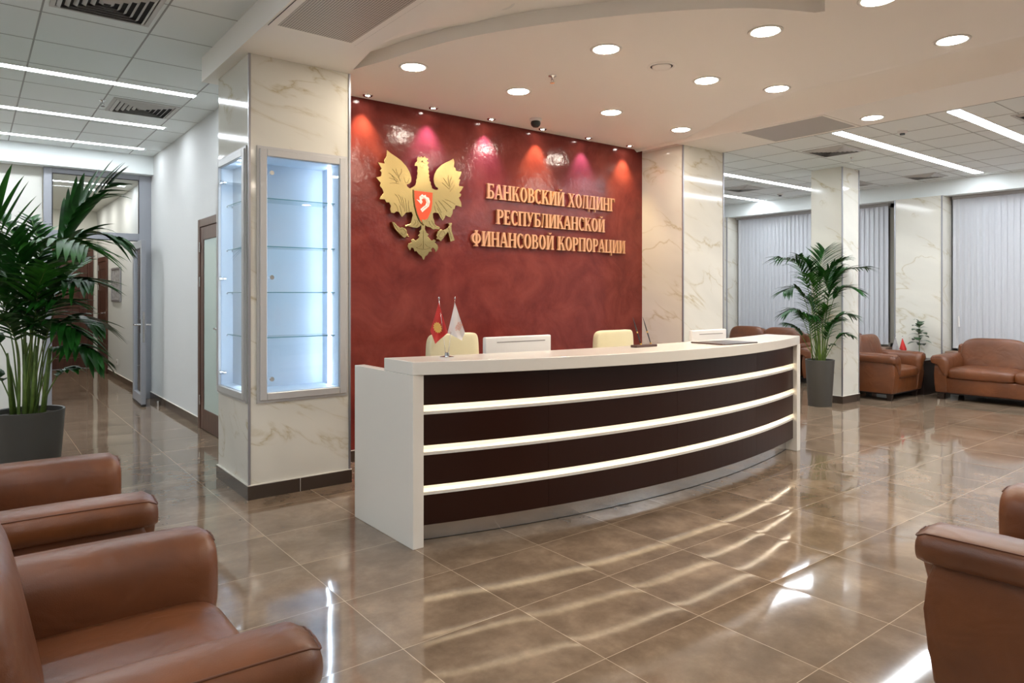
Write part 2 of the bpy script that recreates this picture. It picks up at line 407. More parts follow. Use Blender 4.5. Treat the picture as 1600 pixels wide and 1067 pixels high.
# lower plastered band over the marble pillar
bm = bmesh.new()
prism(bm, [(1.50, -6), (2.25, -6), (2.25, 4.46), (2.36, 5.1), (2.36, 5.8), (2.04, 6.05), (1.50, 6.05)], ZA, ZL+.05)
fin('ceiling', bm, M['ceil'], kind='structure')
# raised field: height field
def sm(t): t = max(0, min(1, t)); return t*t*(3-2*t)
bm = bmesh.new()
xs = [2.25+.03*i for i in range(28)]+[3.1+.2*i for i in range(15)]+[6.02+.02*i for i in range(20)]
ys = [-6+.5*i for i in range(16)]+[2+.06*i for i in range(64)]
G = []
for y in ys:
    row = []
    for x in xs:
        wd = max(.012, min(.55, (4.5-y)*.9)); z = ZA+(ZN-ZA)*sm((x-2.25)/wd)
        if x > 6.04: z = ZN-(ZN-ZC)*((x-6.04)/.36)**2.0
        row.append(bm.verts.new((x, y, z)))
    G.append(row)
for a, b in zip(G, G[1:]):
    for i in range(len(xs)-1): bm.faces.new((a[i], a[i+1], b[i+1], b[i]))
fin('ceiling', bm, M['ceil'], smooth=True, kind='structure')
# dropped lens-shaped panel in front of the red wall
arc = [(2.36, 5.06), (2.40, 4.90), (2.455, 4.716), (2.53, 4.40), (2.65, 4.0), (2.83, 3.633), (3.04, 3.294), (3.30, 2.94), (3.57, 2.64), (3.86, 2.40), (4.22, 2.22)]
arcs = spline(arc, 5, False)
def xr(y):
    P = [(5.05, 6.44), (4.58, 6.20), (4.15, 5.98), (3.9, 5.95), (3.5, 6.02), (-6, 6.03)]
    if y >= 5.05: return 6.5
    for (a, u), (b, v) in zip(P, P[1:]):
        if y >= b: return u+(v-u)*(a-y)/(a-b)
def xl(y):
    if y >= 5.06: return 2.32
    if y < 1.68: return 3.20
    if y < 2.22: return 4.22-(2.22-y)*1.889
    for (u, a), (v, b) in zip(arcs, arcs[1:]):
        if a >= y >= b: return u+(v-u)*(a-y)/(a-b+1e-9)
    return 2.36
ys = [5.72, 5.3, 5.07]+[5.05-.05*i for i in range(80)]+[1.04-.6*i for i in range(12)]
bm = bmesh.new(); G = []; n = 60
for y in ys:
    a, b = xl(y), xr(y); wd = .015 if y > 4.12 else min(.45, .015+(4.12-y)*.6); row = []
    fr_ = [i/40*.8 for i in range(41)]+[.8+.2*i/24 for i in range(1, 25)]
    for f in fr_:
        x = a+(b-a)*f; t = (x-(b-wd))/wd if y < 5.05 else 0
        row.append(bm.verts.new((x, y, ZB+(ZN+.004-ZB)*sm(t))))
    G.append(row)
for a, b in zip(G, G[1:]):
    for i in range(len(a)-1): bm.faces.new((a[i], a[i+1], b[i+1], b[i]))
fin('ceiling', bm, M['ceil'], smooth=True, kind='structure')
bm = bmesh.new(); E_ = [bm.verts.new((xl(y), y, ZB)) for y in ys]
F_ = [bm.verts.new((v.co.x, v.co.y, ZN+.02)) for v in E_]
for i in range(len(E_)-1): bm.faces.new((E_[i], E_[i+1], F_[i+1], F_[i]))
fin('ceiling', bm, M['ceil'], smooth=True, kind='structure', auto=40)
# lower band on the right and the tiled ceiling beyond
bm = bmesh.new(); bx(bm, 6.4, 7.25, -6, 5.12, ZC, ZC+.2); bx(bm, 6.5, 7.27, 5.12, 5.85, ZC, ZC+.2); bx(bm, 7.25, 7.27, 5.09, 5.12, ZC, ZC+.2)
fin('ceiling', bm, M['ceil'], kind='structure')
tiled('ceiling', 7.25, 11.6, -6, 9.3, ZC, [7.25+.6*k for k in range(8)], [2.25+.5625*k for k in range(-14, 13)])
box('ceiling', 11.6, 12.3, -6, 9.3, ZS, ZC+.2, M['tile'], kind='structure')
box('ceiling', -4, 12.3, -6, 17, 3.56, 3.62, M['ceil'], kind='structure')
# bulkhead above the corridor entrance and corridor shell
box('ceiling', -4, 2.06, 10.80, 11.10, 3.16, ZL+.05, M['tile'], kind='structure')
box('ceiling', .2, 2.3, 11.06, 17, 3.16, 3.24, M['cream'], kind='structure')
box('wall_right', 2.04, 2.2, 5.85, 17, 0, 3.5, M['wall'], kind='structure')
box('wall_back', -4, .755, 11.03, 11.12, 0, 3.2, M['cream'], kind='structure')
box('wall_left', .55, .66, 11.12, 17, 0, 3.2, M['cream'], kind='structure')
box('wall_far', .4, 2.3, 16.3, 16.4, 0, 3.2, M['cream'], kind='structure')
box('wall_side', -4.1, -4, -6, 11.1, 0, 3.5, M['wall'], kind='structure')
box('wall_front', -4, 12.4, -6.1, -6, 0, 3.5, M['wall'], kind='structure')
box('wall_end', 7.27, 12.4, 9.2, 9.3, 0, 3.5, M['wall'], kind='structure')
box('wall_partition', 7.1, 7.24, 5.85, 9.3, 0, 3.5, M['wall'], kind='structure')
# red feature wall
box('wall_feature', 2.3, 6.52, 5.726, 5.84, 0, 3.26, M['red'], kind='structure')
# skirtings of the corridor
def skirting(x0, x1, y0, y1, parent=None, nm='baseboard_right', h=.095):
    bm = bmesh.new(); bx(bm, x0, x1, y0, y1, 0, h); bx(bm, x0, x1, y0, y1, h, h+.005, mi=1)
    return fin(nm, bm, [M['skirt'], M['skirtcap']], parent, kind=None if parent else 'structure')
skirting(2.025, 2.042, 8.26, 10.97); skirting(2.025, 2.042, 11.05, 14.85); skirting(2.025, 2.042, 15.93, 16.3)
skirting(1.97, 2.04, 16.285, 16.3, nm='baseboard_far')
skirting(2.3, 6.5, 5.71, 5.73, nm='baseboard_feature')

# ------------------------------------------------------------------ marble pillars
def pillar(name, label, x0, x1, y0, y1, zt, niches=None, edges=((0, 0),), seams=()):
    t = thing(name, label, 'pillar', ((x0+x1)/2, (y0+y1)/2, 0)); ox, oy = (x0+x1)/2, (y0+y1)/2
    bm = bmesh.new()
    if niches:
        zb, zt2 = .735, 2.53
        bx(bm, x0, x1, y0, y1, 0, zb); bx(bm, x0, x1, y0, y1, zt2, zt)
        for a in [(x0, 1.70, y0, 5.2), (2.28, x1, y0, 5.44), (1.70, x1, 5.44, y1), (x0, 1.70, 5.82, y1), (1.693, 1.70, 5.2, 5.44)]:
            bx(bm, *a, zb, zt2)
    else: bx(bm, x0, x1, y0, y1, 0, zt)
    for v in bm.verts: v.co -= Vector((ox, oy, 0))
    fin('shaft', bm, M['marble'], t)
    for k in edges:
        cx = (x0, x1)[k[0]]-ox; cy = (y0, y1)[k[1]]-oy
        box('corner_trim', cx-.008, cx+.008, cy-.008, cy+.008, .1, zt-.003, M['alu'], t)
    bm = bmesh.new(); g = .014
    bx(bm, x0-g-ox, x1+g-ox, y0-g-oy, y1+g-oy, 0, .1); bx(bm, x0-g-ox, x1+g-ox, y0-g-oy, y1+g-oy, .1, .106, mi=1)
    for s in seams: bx(bm, s-ox-.0015, s-ox+.0015, y0-g-oy-.0006, y0-oy, .001, .099, mi=1)
    fin('skirting', bm, [M['skirt'], M['skirtcap']], t)
    return t
pillar('marble_pillar', 'cream marble pillar with lit glass display cases set into two sides, left of the red wall', 1.588, 2.362, 5.106, 5.89, ZA, True, ((0, 0), (1, 0)), (1.96,))
pillar('marble_pillar', 'cream marble pillar at the right end of the red wall behind the desk', 6.497, 7.268, 5.106, 5.85, ZC, None, ((0, 0), (1, 0)))
pillar('marble_column', 'free-standing marble column directly behind the tall tapered palm planter', 9.30, 9.76, 4.65, 5.09, ZC, None, ((0, 0), (1, 0)))
pillar('marble_column', 'marble column by the windows with the small variegated plant in front of it', 11.55, 11.92, 4.26, 4.93, ZS, None, ((0, 0), (0, 1)))
pillar('marble_column', 'narrow sliver of marble column at the far left of the window wall beside the pillar', 11.55, 11.92, 8.03, 8.75, ZS, None, ((0, 0),))

# ------------------------------------------------------------------ display cases (front and side of the left pillar)
def display_case(label, wid, dep, hgt, M4, led_side, shelves, front):
    """local: x along the face 0..wid, y into the pillar 0..dep, z 0..hgt; origin = lower left corner of the opening seen from outside"""
    t = thing('display_case', label, 'display case', group='display cases in the pillar'); t.matrix_world = M4
    f = .052; bm = bmesh.new(); p = .022
    for a in [(-f, 0, -f, hgt+f), (wid, wid+f, -f, hgt+f), (0, wid, -f, 0), (0, wid, hgt, hgt+f)]:
        bx(bm, a[0], a[1], -p, 0.004, a[2], a[3], .004, 1)
    g = .018
    for a in [(-f-g, -f, -f-g, hgt+f+g), (wid+f, wid+f+g, -f-g, hgt+f+g), (-f, wid+f, -f-g, -f), (-f, wid+f, hgt+f, hgt+f+g)]:
        bx(bm, a[0], a[1], -.010, 0.0, a[2], a[3])
    fin('frame', bm, M['case'], t)
    bm = bmesh.new(); e = .004
    bx(bm, 0, wid, dep-e, dep, 0, hgt); bx(bm, 0, e, 0, dep, 0, hgt); bx(bm, wid-e, wid, 0, dep, 0, hgt); bx(bm, 0, wid, 0, dep, 0, e); bx(bm, 0, wid, 0, dep, hgt-e, hgt)
    fin('lining', bm, M['casein'], t)
    for z in shelves:
        s = box('shelf', .012, wid-.012, .05, dep-.012, z-.003, z+.003, M['shelfglass'], t)
        box('shelf_edge', .012, wid-.012, .047, .0497, z-.003, z+.003, M['glassedge'], s)
        for x in (.010, wid-.010):
            for y in (.085, dep-.05): bm = bmesh.new(); cyl(bm, (x, y, z-.008), .006, .012, 10, axis='X'); fin('shelf_pin', bm, M['chrome'], s)
    for x in led_side:
        bm = bmesh.new(); bx(bm, x-.007, x+.007, (.155 if front else dep-.02), (.169 if front else dep-.006), .006, hgt-.006, .003, 1)
        fin('led_tube', bm, M['caseled'], t)
    g = box('glass_door', .002, wid-.002, -.006, 0, .002, hgt-.002, M['glass'], t)
    for z in (.10, hgt*.5-.02, hgt-.12):
        bm = bmesh.new(); cyl(bm, (.035, -.014, z), .016, .016, 20, axis='Y'); cyl(bm, (.035, .012, z), .010, .03, 16, axis='Y')
        if not front: cyl(bm, (.06, .012, z), .009, .02, 16, axis='Y'); bx(bm, .035, .06, .006, .014, z-.005, z+.005)
        fin('door_hinge', bm, M['chrome'], g, smooth=True, auto=40)
    return t
z0 = .76; hg = 2.49-z0
display_case('large lit glass display case facing the desk with four glass shelves', .563, .31, hg, Matrix.Translation((1.709, 5.104, z0)), (.563-.012,), (.40, .735, 1.075, 1.43), True)
display_case('narrow-looking lit glass display case on the corridor side of the pillar', .60, .095, hg, Matrix.Translation((1.586, 5.815, z0)) @ Matrix.Rotation(-pi/2, 4, 'Z'), (.30,), (.40, .735, 1.075, 1.43), False)

# ------------------------------------------------------------------ aluminium partition and doors
t = thing('door_1', 'grey aluminium glazed partition with an open door at the corridor entrance', 'door', (0, 11.0, 0)); t['kind'] = 'structure'
bm = bmesh.new()
for a in [(.765, .858, 0, 3.16), (1.885, 2.04, 0, 3.16), (.858, 1.885, 3.09, 3.16), (.858, 1.885, 2.235, 2.335)]:
    bx(bm, a[0], a[1], -.04, .04, a[2], a[3], .004, 1)
fin('frame', bm, M['aluframe'], t)
bm = bmesh.new()
for a in [(.858, .868, 2.335, 3.09), (1.875, 1.885, 2.335, 3.09), (.868, 1.875, 3.08, 3.09), (.858, 1.885, 2.225, 2.235)]:
    bx(bm, a[0], a[1], -.042, -.03, a[2], a[3])
fin('gasket', bm, M['blackp'], t)
box('transom_glass', .868, 1.875, -.005, .005, 2.335, 3.08, M['glass'], t)
dl = bpy.data.objects.new('door_leaf', None); C.objects.link(dl); dl.parent = t; dl.location = (1.86, -.04, 0); dl.rotation_euler = (0, 0, radians(-2))
bm = bmesh.new()
for a in [(-.78, -.68, .03, 2.20), (-.10, 0, .03, 2.20), (-.68, -.10, .03, .15), (-.68, -.10, 2.10, 2.20)]: bx(bm, -.055, 0, a[0], a[1], a[2], a[3], .004, 1)
fin('leaf_frame', bm, M['aluframe'], dl)
box('leaf_glass', -.032, -.024, -.68, -.10, .15, 2.10, M['glass'], dl)
bm = bmesh.new(); bx(bm, -.040, -.015, -.785, -.778, .85, 1.25); fin('lock_plate', bm, M['chrome'], dl)
bm = bmesh.new()
for s in (-1, 1):
    y = -.73; x = -.0275+s*.045
    cyl(bm, (-.0275+s*.06, y, 1.08), .010, .07, 14, axis='X'); bx(bm, *sorted((-.0275+s*.085, -.0275+s*.10)), y-.005, y+.12, 1.07, 1.09, .004, 1)
    bx(bm, *sorted((-.0275+s*.028, -.0275+s*.034)), y-.02, y+.02, .97, 1.15)
fin('door_handle', bm, M['chrome'], dl, smooth=True, auto=40)
bm = bmesh.new(); bx(bm, -.055, 0, -.78, 0, .004, .03); fin('bottom_seal', bm, M['blackp'], dl)
bm = bmesh.new(); cyl(bm, (1.98, 10.17, .025), .022, .05, 16); cyl(bm, (1.98, 10.17, .055), .016, .012, 16)
tag(fin('door_stop', bm, M['chrome'], smooth=True, auto=40), 'small steel door stop on the floor by the corridor skirting', 'door stop')

def wood_door_x(name, x, ya, yb, ht, label, pane, handle_y, panels=False):   # in a wall x = const, seen from -x
    t = thing(name, label, 'door', (x, (ya+yb)/2, 0)); t['kind'] = 'structure'; m = (ya+yb)/2; a, b = ya-m, yb-m; cs = .09
    bm = bmesh.new()
    bx(bm, -.035, .0, a, a+cs, 0, ht, .005, 1); bx(bm, -.035, .0, b-cs, b, 0, ht, .005, 1); bx(bm, -.035, 0, a+cs, b-cs, ht-cs, ht, .005, 1)
    fin('door_frame', bm, M['doorwood'], t)
    a, b, h2 = a+cs+.004, b-cs-.004, ht-cs-.004
    box('door_gap', -.008, 0, a-.004, b+.004, 0, h2+.004, M['doorgap'], t)
    bm = bmesh.new(); st = .12
    bx(bm, -.028, -.009, a, a+st, .008, h2, .003, 1); bx(bm, -.028, -.009, b-st, b, .008, h2, .003, 1)
    bx(bm, -.028, -.009, a+st, b-st, .008, .23, .003, 1); bx(bm, -.028, -.009, a+st, b-st, h2-.14, h2, .003, 1)
    if panels:
        for z in (1.0, 1.55): bx(bm, -.028, -.009, a+st, b-st, z, z+.12, .003, 1)
        bx(bm, -.020, -.009, a+st, b-st, .23, h2-.14)
    lf = fin('door_leaf', bm, M['doorwood'], t)
    if pane: box('door_pane', -.020, -.010, a+st, b-st, .23, h2-.14, M['frost'], lf)
    hy = handle_y-m
    bm = bmesh.new(); cyl(bm, (-.05, hy, 1.13), .009, .05, 12, axis='X'); bx(bm, -.08, -.066, hy-.005, hy+.12, 1.12, 1.14, .004, 1); cyl(bm, (-.031, hy, 1.13), .024, .006, 20, axis='X')
    fin('door_handle', bm, M['chrome'], lf, smooth=True, auto=40)
    bm = bmesh.new()
    for z in (.32, 1.62, 2.0):
        cyl(bm, (-.036, b+.0, z), .009, .11, 12)
    fin('hinge', bm, M['chrome'], t, smooth=True, auto=40)
    return t
wood_door_x('door_2', 2.04, 7.06, 8.26, 2.31, 'brown wooden door with frosted glass pane beside the marble pillar', True, 7.35)
wood_door_x('door_3', 2.04, 14.86, 15.92, 2.2, 'narrow-looking brown panelled door on the right wall deep in the corridor', False, 15.05, True)
t = thing('door_4', 'wide dark brown wooden door closing the far end of the corridor', 'door', (1.35, 16.3, 0)); t['kind'] = 'structure'
bm = bmesh.new()
bx(bm, -.62, -.52, -.05, 0, 0, 2.42, .005, 1); bx(bm, .52, .62, -.05, 0, 0, 2.42, .005, 1); bx(bm, -.52, .52, -.05, 0, 2.32, 2.42, .005, 1)
fin('door_frame', bm, M['doorwood'], t)
bm = bmesh.new(); bx(bm, -.515, .515, -.02, 0, .008, 2.315)
for a in [(-.515, -.38, .008, 2.315), (.38, .515, .008, 2.315), (-.38, .38, .008, .22), (-.38, .38, .62, .74), (-.38, .38, 2.18, 2.315), (-.38, .38, 1.3, 1.42)]:
    bx(bm, a[0], a[1], -.04, -.019, a[2], a[3], .004, 1)
fin('door_leaf', bm, M['doorwood'], t)
box('threshold', -.62, .62, -.07, 0, 0, .006, M['alu'], t)
# small corridor things
t = thing('framed_notice', 'grey framed notice hanging on the corridor wall beyond the open door', 'picture', (2.036, 13.87, 1.65))
bm = bmesh.new()
for a in [(-.46, -.42, -.3, .3), (.42, .46, -.3, .3), (-.42, .42, -.3, -.26), (-.42, .42, .26, .3)]: bx(bm, -.025, 0, a[0], a[1], a[2], a[3], .004, 1)
fin('picture_frame', bm, M['alu'], t); box('notice_sheet', -.012, -.002, -.42, .42, -.26, .26, M['paper'], t)
t = thing('wall_socket', 'white wall socket low on the corridor wall near the skirting', 'socket', (2.036, 13.79, .30))
box('cover_plate', -.012, 0, -.07, .07, -.05, .05, M['whitep'], t, .003); bm = bmesh.new(); cyl(bm, (-.012, 0, 0), .022, .006, 20, axis='X'); fin('socket_well', bm, M['greyp'], t)

# ------------------------------------------------------------------ window wall
box('wall_window', 12.05, 12.15, -6, 9.3, 0, 3.3, M['wall'], kind='structure')
def bay(n, y0, y1, label, by0, by1, rope_y):
    t = thing('window_%d' % n, label, 'window', (12.0, (y0+y1)/2, .62)); t['kind'] = 'structure'; m = (y0+y1)/2; hw = (y1-y0)/2
    box('pane', .0, .02, -hw, hw, .02, 2.33, M['dusk'], t)
    bm = bmesh.new()
    for y in (-hw, -hw/3, hw/3, hw-.06): bx(bm, -.04, .03, y, y+.06, 0, 2.35)
    bx(bm, -.04, .03, -hw, hw, 0, .06); bx(bm, -.04, .03, -hw, hw, 2.29, 2.35)
    fin('window_frame', bm, M['cream'], t)
    box('window_sill', -.36, 0.04, -hw, hw, -.035, 0.0, M['sill'], t, .006)
    box('wall_under_window', -.16, 0.05, -hw, hw, -.62, -.036, M['wall'], t)
    b = thing('vertical_blind', label.replace('dusky window bay', 'closed off-white vertical blind'), 'blind', (11.85, (by0+by1)/2, .62), group='vertical blinds on the window wall')
    bw = (by1-by0)/2
    bm = bmesh.new(); bx(bm, -.03, .03, -bw-.02, bw+.02, 2.31, 2.352); bx(bm, -.045, -.03, -bw-.02, bw+.02, 2.325, 2.352)
    fin('headrail', bm, M['rail'], b)
    bm = bmesh.new(); y = -bw; k = 0
    rnd = random.Random(n)
    while y < bw-.02:
        a = .17+rnd.uniform(-.03, .03); wv = .089
        x0, x1 = -.5*wv*sin(a), .5*wv*sin(a)
        pts = [(x0-.001, y), (0.004, y+wv/2*cos(a)), (x1-.001, y+wv*cos(a)), (x1+.0004, y+wv*cos(a)), (0.0055, y+wv/2*cos(a)), (x0+.0004, y)]
        prism(bm, pts, .04, 2.31); y += .078; k += 1
    fin('slats', bm, M['blind'], b)
    bm = bmesh.new(); ry = rope_y-(by0+by1)/2
    cyl(bm, (-.04, ry, 1.35), .0025, 1.92, 6); cyl(bm, (-.04, ry, .45), .016, .16, 14, r2=.012)
    fin('pull_cord', bm, M['whitep'], b)
bay(1, 5.12, 8.03, 'dusky window bay between the two marble columns', 5.16, 7.98, 5.02)
bay(2, .6, 4.25, 'dusky window bay at the right edge behind the sofa', .7, 4.20, 4.12)

# ------------------------------------------------------------------ reception desk
def arcY(x, apex, R, cx=4.13): return apex+R-math.sqrt(R*R-(x-cx)**2)
t = thing('reception_desk', 'long curved reception desk with cream counter and dark front crossed by three glowing lines', 'reception desk', (0, 0, 0))
desk = t; X0, X1 = 2.022, 6.215; n = 48
def strip(bm, x0, x1, fa, fb, z0, z1, n=48, mi=0):
    a = [(x0+(x1-x0)*i/n) for i in range(n+1)]
    prism(bm, [(x, fa(x)) for x in a]+[(x, fb(x)) for x in reversed(a)], z0, z1, mi)
fr = lambda x: arcY(x, 3.12, 5.7)
bk = lambda x: arcY(x, 3.63, 9.2)
ZT = 1.088
bm = bmesh.new(); strip(bm, X0, X1, fr, bk, ZT-.078, ZT)
ct = fin('counter_top', bm, M['desk'], t)
bv = ct.modifiers.new('bevel', 'BEVEL'); bv.width = .004; bv.segments = 2; bv.limit_method = 'ANGLE'
def side(x0, x1, y0, y1):
    return box('side_panel', x0, x1, y0, y1, 0, ZT-.0785, M['desk'], t, .003)
side(X0, X0+.072, fr(X0)-.006, 4.29); side(X1-.058, X1, fr(X1)-.006, 4.25)
pf = lambda x: arcY(x, 3.275, 7.6)
XA, XB = X0+.0725, X1-.0585
zs = [(.826, ZT-.079), (.588, .770), (.351, .530), (.118, .295)]
for a, b in zs:
    bm = bmesh.new()
    cuts = [XA, 2.93, 4.10, 5.25, XB]
    for c0, c1 in zip(cuts, cuts[1:]):
        strip(bm, c0+.0008, c1-.0008, pf, lambda x: pf(x)+.018, a, b, 14)
    fin('front_panel', bm, M['dark'], t)
for zt, zb in ((.826, .770), (.588, .530), (.351, .295)):
    bm = bmesh.new(); strip(bm, XA, XB, lambda x: pf(x)-.002, lambda x: pf(x)+.10, zb+.001, zb+.019)
    s = fin('light_shelf', bm, M['desk'], t)
    bm = bmesh.new(); strip(bm, XA, XB, lambda x: pf(x)+.088, lambda x: pf(x)+.10, zb+.019, zt+.06); fin('groove_back', bm, M['desk'], s)
    bm = bmesh.new(); strip(bm, XA+.003, XB-.003, lambda x: pf(x)+.030, lambda x: pf(x)+.039, zt+.012, zt+.018); fin('led_strip', bm, M['deskled'], s)
    bm = bmesh.new(); strip(bm, XA, XB, lambda x: pf(x)+.0185, lambda x: pf(x)+.088, zt+.0185, zt+.026); fin('groove_roof', bm, M['desk'], s)
bm = bmesh.new(); strip(bm, XA, XB, lambda x: arcY(x, 3.35, 7.4, 4.17), lambda x: arcY(x, 3.35, 7.4, 4.17)+.02, 0.004, .20); fin('kick_plate', bm, M['steel'], t)
bm = bmesh.new(); strip(bm, XA, XB, lambda x: arcY(x, 3.35, 7.4, 4.17)-.002, lambda x: arcY(x, 3.35, 7.4, 4.17)+.02, 0, .0035); fin('base_seal', bm, M['blackp'], t)
bm = bmesh.new(); strip(bm, XA, XB, lambda x: pf(x)+.11, lambda x: 4.22, .71, .74); fin('work_surface', bm, M['desk'], t)

# ------------------------------------------------------------------ things on and behind the desk
def office_chair(x, y, top, label, wdt):
    t = thing('office_chair', label, 'chair', (x, y, 0), 0, 'pale office chairs behind the desk')
    bm = bmesh.new(); cushion(bm, (0, .03, top-.29), (wdt/2, .045, .29), .22, .28, fn=lambda q, p: Vector((q.x*(1-.06*abs(p.z)), q.y+.05*(p.x*p.x), q.z))); fin('backrest', bm, M['beige'], t, True)
    bm = bmesh.new(); cushion(bm, (0, -.22, .50), (wdt/2, .24, .05), .35, .3); fin('seat', bm, M['beige'], t, True)
    bm = bmesh.new(); cyl(bm, (0, -.2, .27), .028, .40, 16); fin('gas_lift', bm, M['chrome'], t, True, auto=40)
    bm = bmesh.new()
    for k in range(5):
        a = 2*pi*k/5; tube(bm, [(0, -.2, .085), (.29*cos(a), -.2+.29*sin(a), .06)], [.024, .014])
        cyl(bm, (.29*cos(a), -.2+.29*sin(a), .026), .026, .03, 14, axis='X')
    fin('star_base', bm, M['blackp'], t, True, auto=40)
    for s in (-1, 1):
        bm = bmesh.new(); tube(bm, [(s*.2, .03, .62), (s*wdt/2, .04, .66), (s*wdt/2, -.12, .68), (s*wdt/2, -.30, .67)], .014); tube(bm, [(s*.22, -.2, .50), (s*wdt/2, -.2, .54), (s*wdt/2, -.2, .67)], .012)
        fin('armrest', bm, M['blackp'], t, True)
office_chair(2.955, 4.45, 1.182, 'pale yellow office chair behind the desk, partly hidden by the two small flags', .47)
office_chair(4.74, 4.45, 1.15, 'pale yellow office chair behind the desk, behind the pen stand', .50)
def monitor(x, y, top, wdt, label):
    t = thing('monitor', label, 'monitor', (x, y, .74), 0, 'white monitors seen from behind'); h = top-.74; hh = .34
    bm = bmesh.new(); bx(bm, -wdt/2, wdt/2, -.02, .02, h-hh, h, .010, 3); fin('monitor_back', bm, M['whitep'], t, True, auto=40)
    box('vent_slot', -wdt/2+.10, wdt/2-.06, -.0215, -.0195, h-.042, h-.036, M['greyp'], t)
    box('screen', -wdt/2+.012, wdt/2-.012, .0195, .022, h-hh+.02, h-.012, M['blackp'], t)
    bm = bmesh.new(); bx(bm, -.11, .11, -.09, .09, 0, .012, .004, 1); bx(bm, -.03, .03, -.035, -.012, .01, h-hh+.12, .004, 1); fin('monitor_stand', bm, M['whitep'], t)
    t.rotation_euler.z = radians(-2)
monitor(3.18, 4.0, 1.175, .60, 'white monitor back behind the desk, right of the two small flags')
monitor(5.46, 4.0, 1.15, .50, 'white monitor back behind the desk near its right end, behind the brown folder')

def flag_mesh(bm, P, w_, h_, drop, wave, side=1, mi=0):
    """cloth hanging from the pole top: a diamond-ish drape"""
def desk_flags(loc, label, s=1.0, colors=('redflag', 'whiteflag'), prints=True, order=1, rz=0):
    t = thing('desk_flag_stand', label, 'flags', loc, rz)
    bm = bmesh.new(); lathe(bm, [(0, 0), (.045*s, 0), (.045*s, .006*s), (.015*s, .010*s), (.012*s, .03*s), (.0, .03*s)], n=28); fin('stand_base', bm, M['chrome'], t, True, auto=40)
    for i, sx in enumerate((-1, 1)):
        top = Vector((sx*.050*s, -.003, .36*s)); bot = Vector((sx*.008*s, 0, .02*s))
        bm = bmesh.new(); tube(bm, [bot, top], .0018*s, 8); cushion(bm, top+Vector((0, 0, .008*s)), (.004*s, .004*s, .010*s), 1, 1, 12, 8)
        pole = fin('flag_pole', bm, M['chrome'], t, True)
        # the cloth hangs by its short side and falls in a slanted diamond
        o = top+Vector((-.001, -.004, -.018*s)); sg = -1 if i == 0 else 1
        corners = {(0, 0): (0, 0, 0), (1, 0): (.055*s if sg < 0 else .062*s, .0, -.188*s), (0, 1): (-.052*s if sg < 0 else -.050*s, 0, -.175*s if sg < 0 else -.180*s), (1, 1): (-.022*s if sg < 0 else .045*s, 0, -.258*s if sg < 0 else -.238*s)}
        if sg > 0: corners[(0, 1)] = (-.045*s, 0, -.190*s)
        N = 14; bm = bmesh.new(); V = []
        for a in range(N+1):
            row = []
            for b in range(N+1):
                u, v = a/N, b/N
                p = Vector(corners[(0, 0)])*(1-u)*(1-v)+Vector(corners[(1, 0)])*u*(1-v)+Vector(corners[(0, 1)])*(1-u)*v+Vector(corners[(1, 1)])*u*v
                p.y += .010*s*sin((u-v)*5.0)*(u+v)
                row.append(p+o)
            V.append(row)
        for off in (0, .0012):
            W = [[bm.verts.new(p+Vector((0, off, 0))) for p in row] for row in V]
            for a in range(N):
                for b in range(N): bm.faces.new((W[a][b], W[a+1][b], W[a+1][b+1], W[a][b+1]))
        fl = fin('flag', bm, M[colors[i]], t, True); fl['label'] = {'redflag': 'red flag cloth', 'whiteflag': 'white flag cloth', 'greyflag': 'grey flag cloth'}.get(colors[i], 'flag cloth')
        if prints:
            cx = sum(c[0] for c in corners.values())/4; cz = sum(c[2] for c in corners.values())/4
            if colors[i] == 'redflag': emblem_print(o+Vector((cx-.004*s, -.017*s, cz)), .036*s, fl)
            elif colors[i] == 'whiteflag': text_print(o+Vector((cx+.010*s, -.017*s, cz+.004)), fl, s)
    return t
def emblem_print(c, r, parent):
    bm = bmesh.new(); rnd = random.Random(4)
    pts = []
    for k in range(26):
        a = 2*pi*k/26; rr = r*(.78+.22*(k % 2)); pts.append((c.x+rr*.78*cos(a)-.15*rr*sin(a), c.z+rr*sin(a)))
    prism_y(bm, pts, c.y-.0008, c.y); o = fin('flag_emblem', bm, M['goldprint'], parent)
    bm = bmesh.new()
    for k in range(7):
        a = 2*pi*k/7; q = Vector((c.x+.4*r*cos(a), c.y-.0010, c.z+.45*r*sin(a)))
        tube(bm, [q+Vector((r*.2*cos(b), 0, r*.2*sin(b))) for b in [0, 1, 2, 3, 4]], .0008, 6)
    fin('flag_emblem_detail', bm, M['orange'], parent)

# --- lettering: bold serif capitals built from strokes (cap height 1)
T_, TH, SH = .195, .095, .075
def rect(x0, y0, x1, y1): return [(x0, y0), (x1, y0), (x1, y1), (x0, y1)]
def stem(x, top=True, bot=True, y0=0, y1=1):
    out = [rect(x, y0, x+T_, y1)]
    if bot: out.append([(x-.055, y0), (x+T_+.055, y0), (x+T_+.05, y0+SH*.7), (x+T_, y0+SH*1.3), (x, y0+SH*1.3), (x-.05, y0+SH*.7)])
    if top: out.append([(x-.055, y1), (x+T_+.055, y1), (x+T_+.05, y1-SH*.7), (x+T_, y1-SH*1.3), (x, y1-SH*1.3), (x-.05, y1-SH*.7)])
    return out
def ring(cx, cy, rx, ry, tx, ty, a0=0, a1=360, n=28):
    out = []
    for k in range(n):
        a = radians(a0+(a1-a0)*k/n); b = radians(a0+(a1-a0)*(k+1)/n)
        out.append([(cx+rx*cos(a), cy+ry*sin(a)), (cx+rx*cos(b), cy+ry*sin(b)), (cx+(rx-tx)*cos(b), cy+(ry-ty)*sin(b)), (cx+(rx-tx)*cos(a), cy+(ry-ty)*sin(a))])
    return out
def diag(x0, y0, x1, y1, wd): return [(x0, y0), (x0+wd, y0), (x1+wd, y1), (x1, y1)]
def bowl(x, cy, ry, rx): return ring(x, cy, rx, ry, T_*.95, TH, -90, 90, 16)
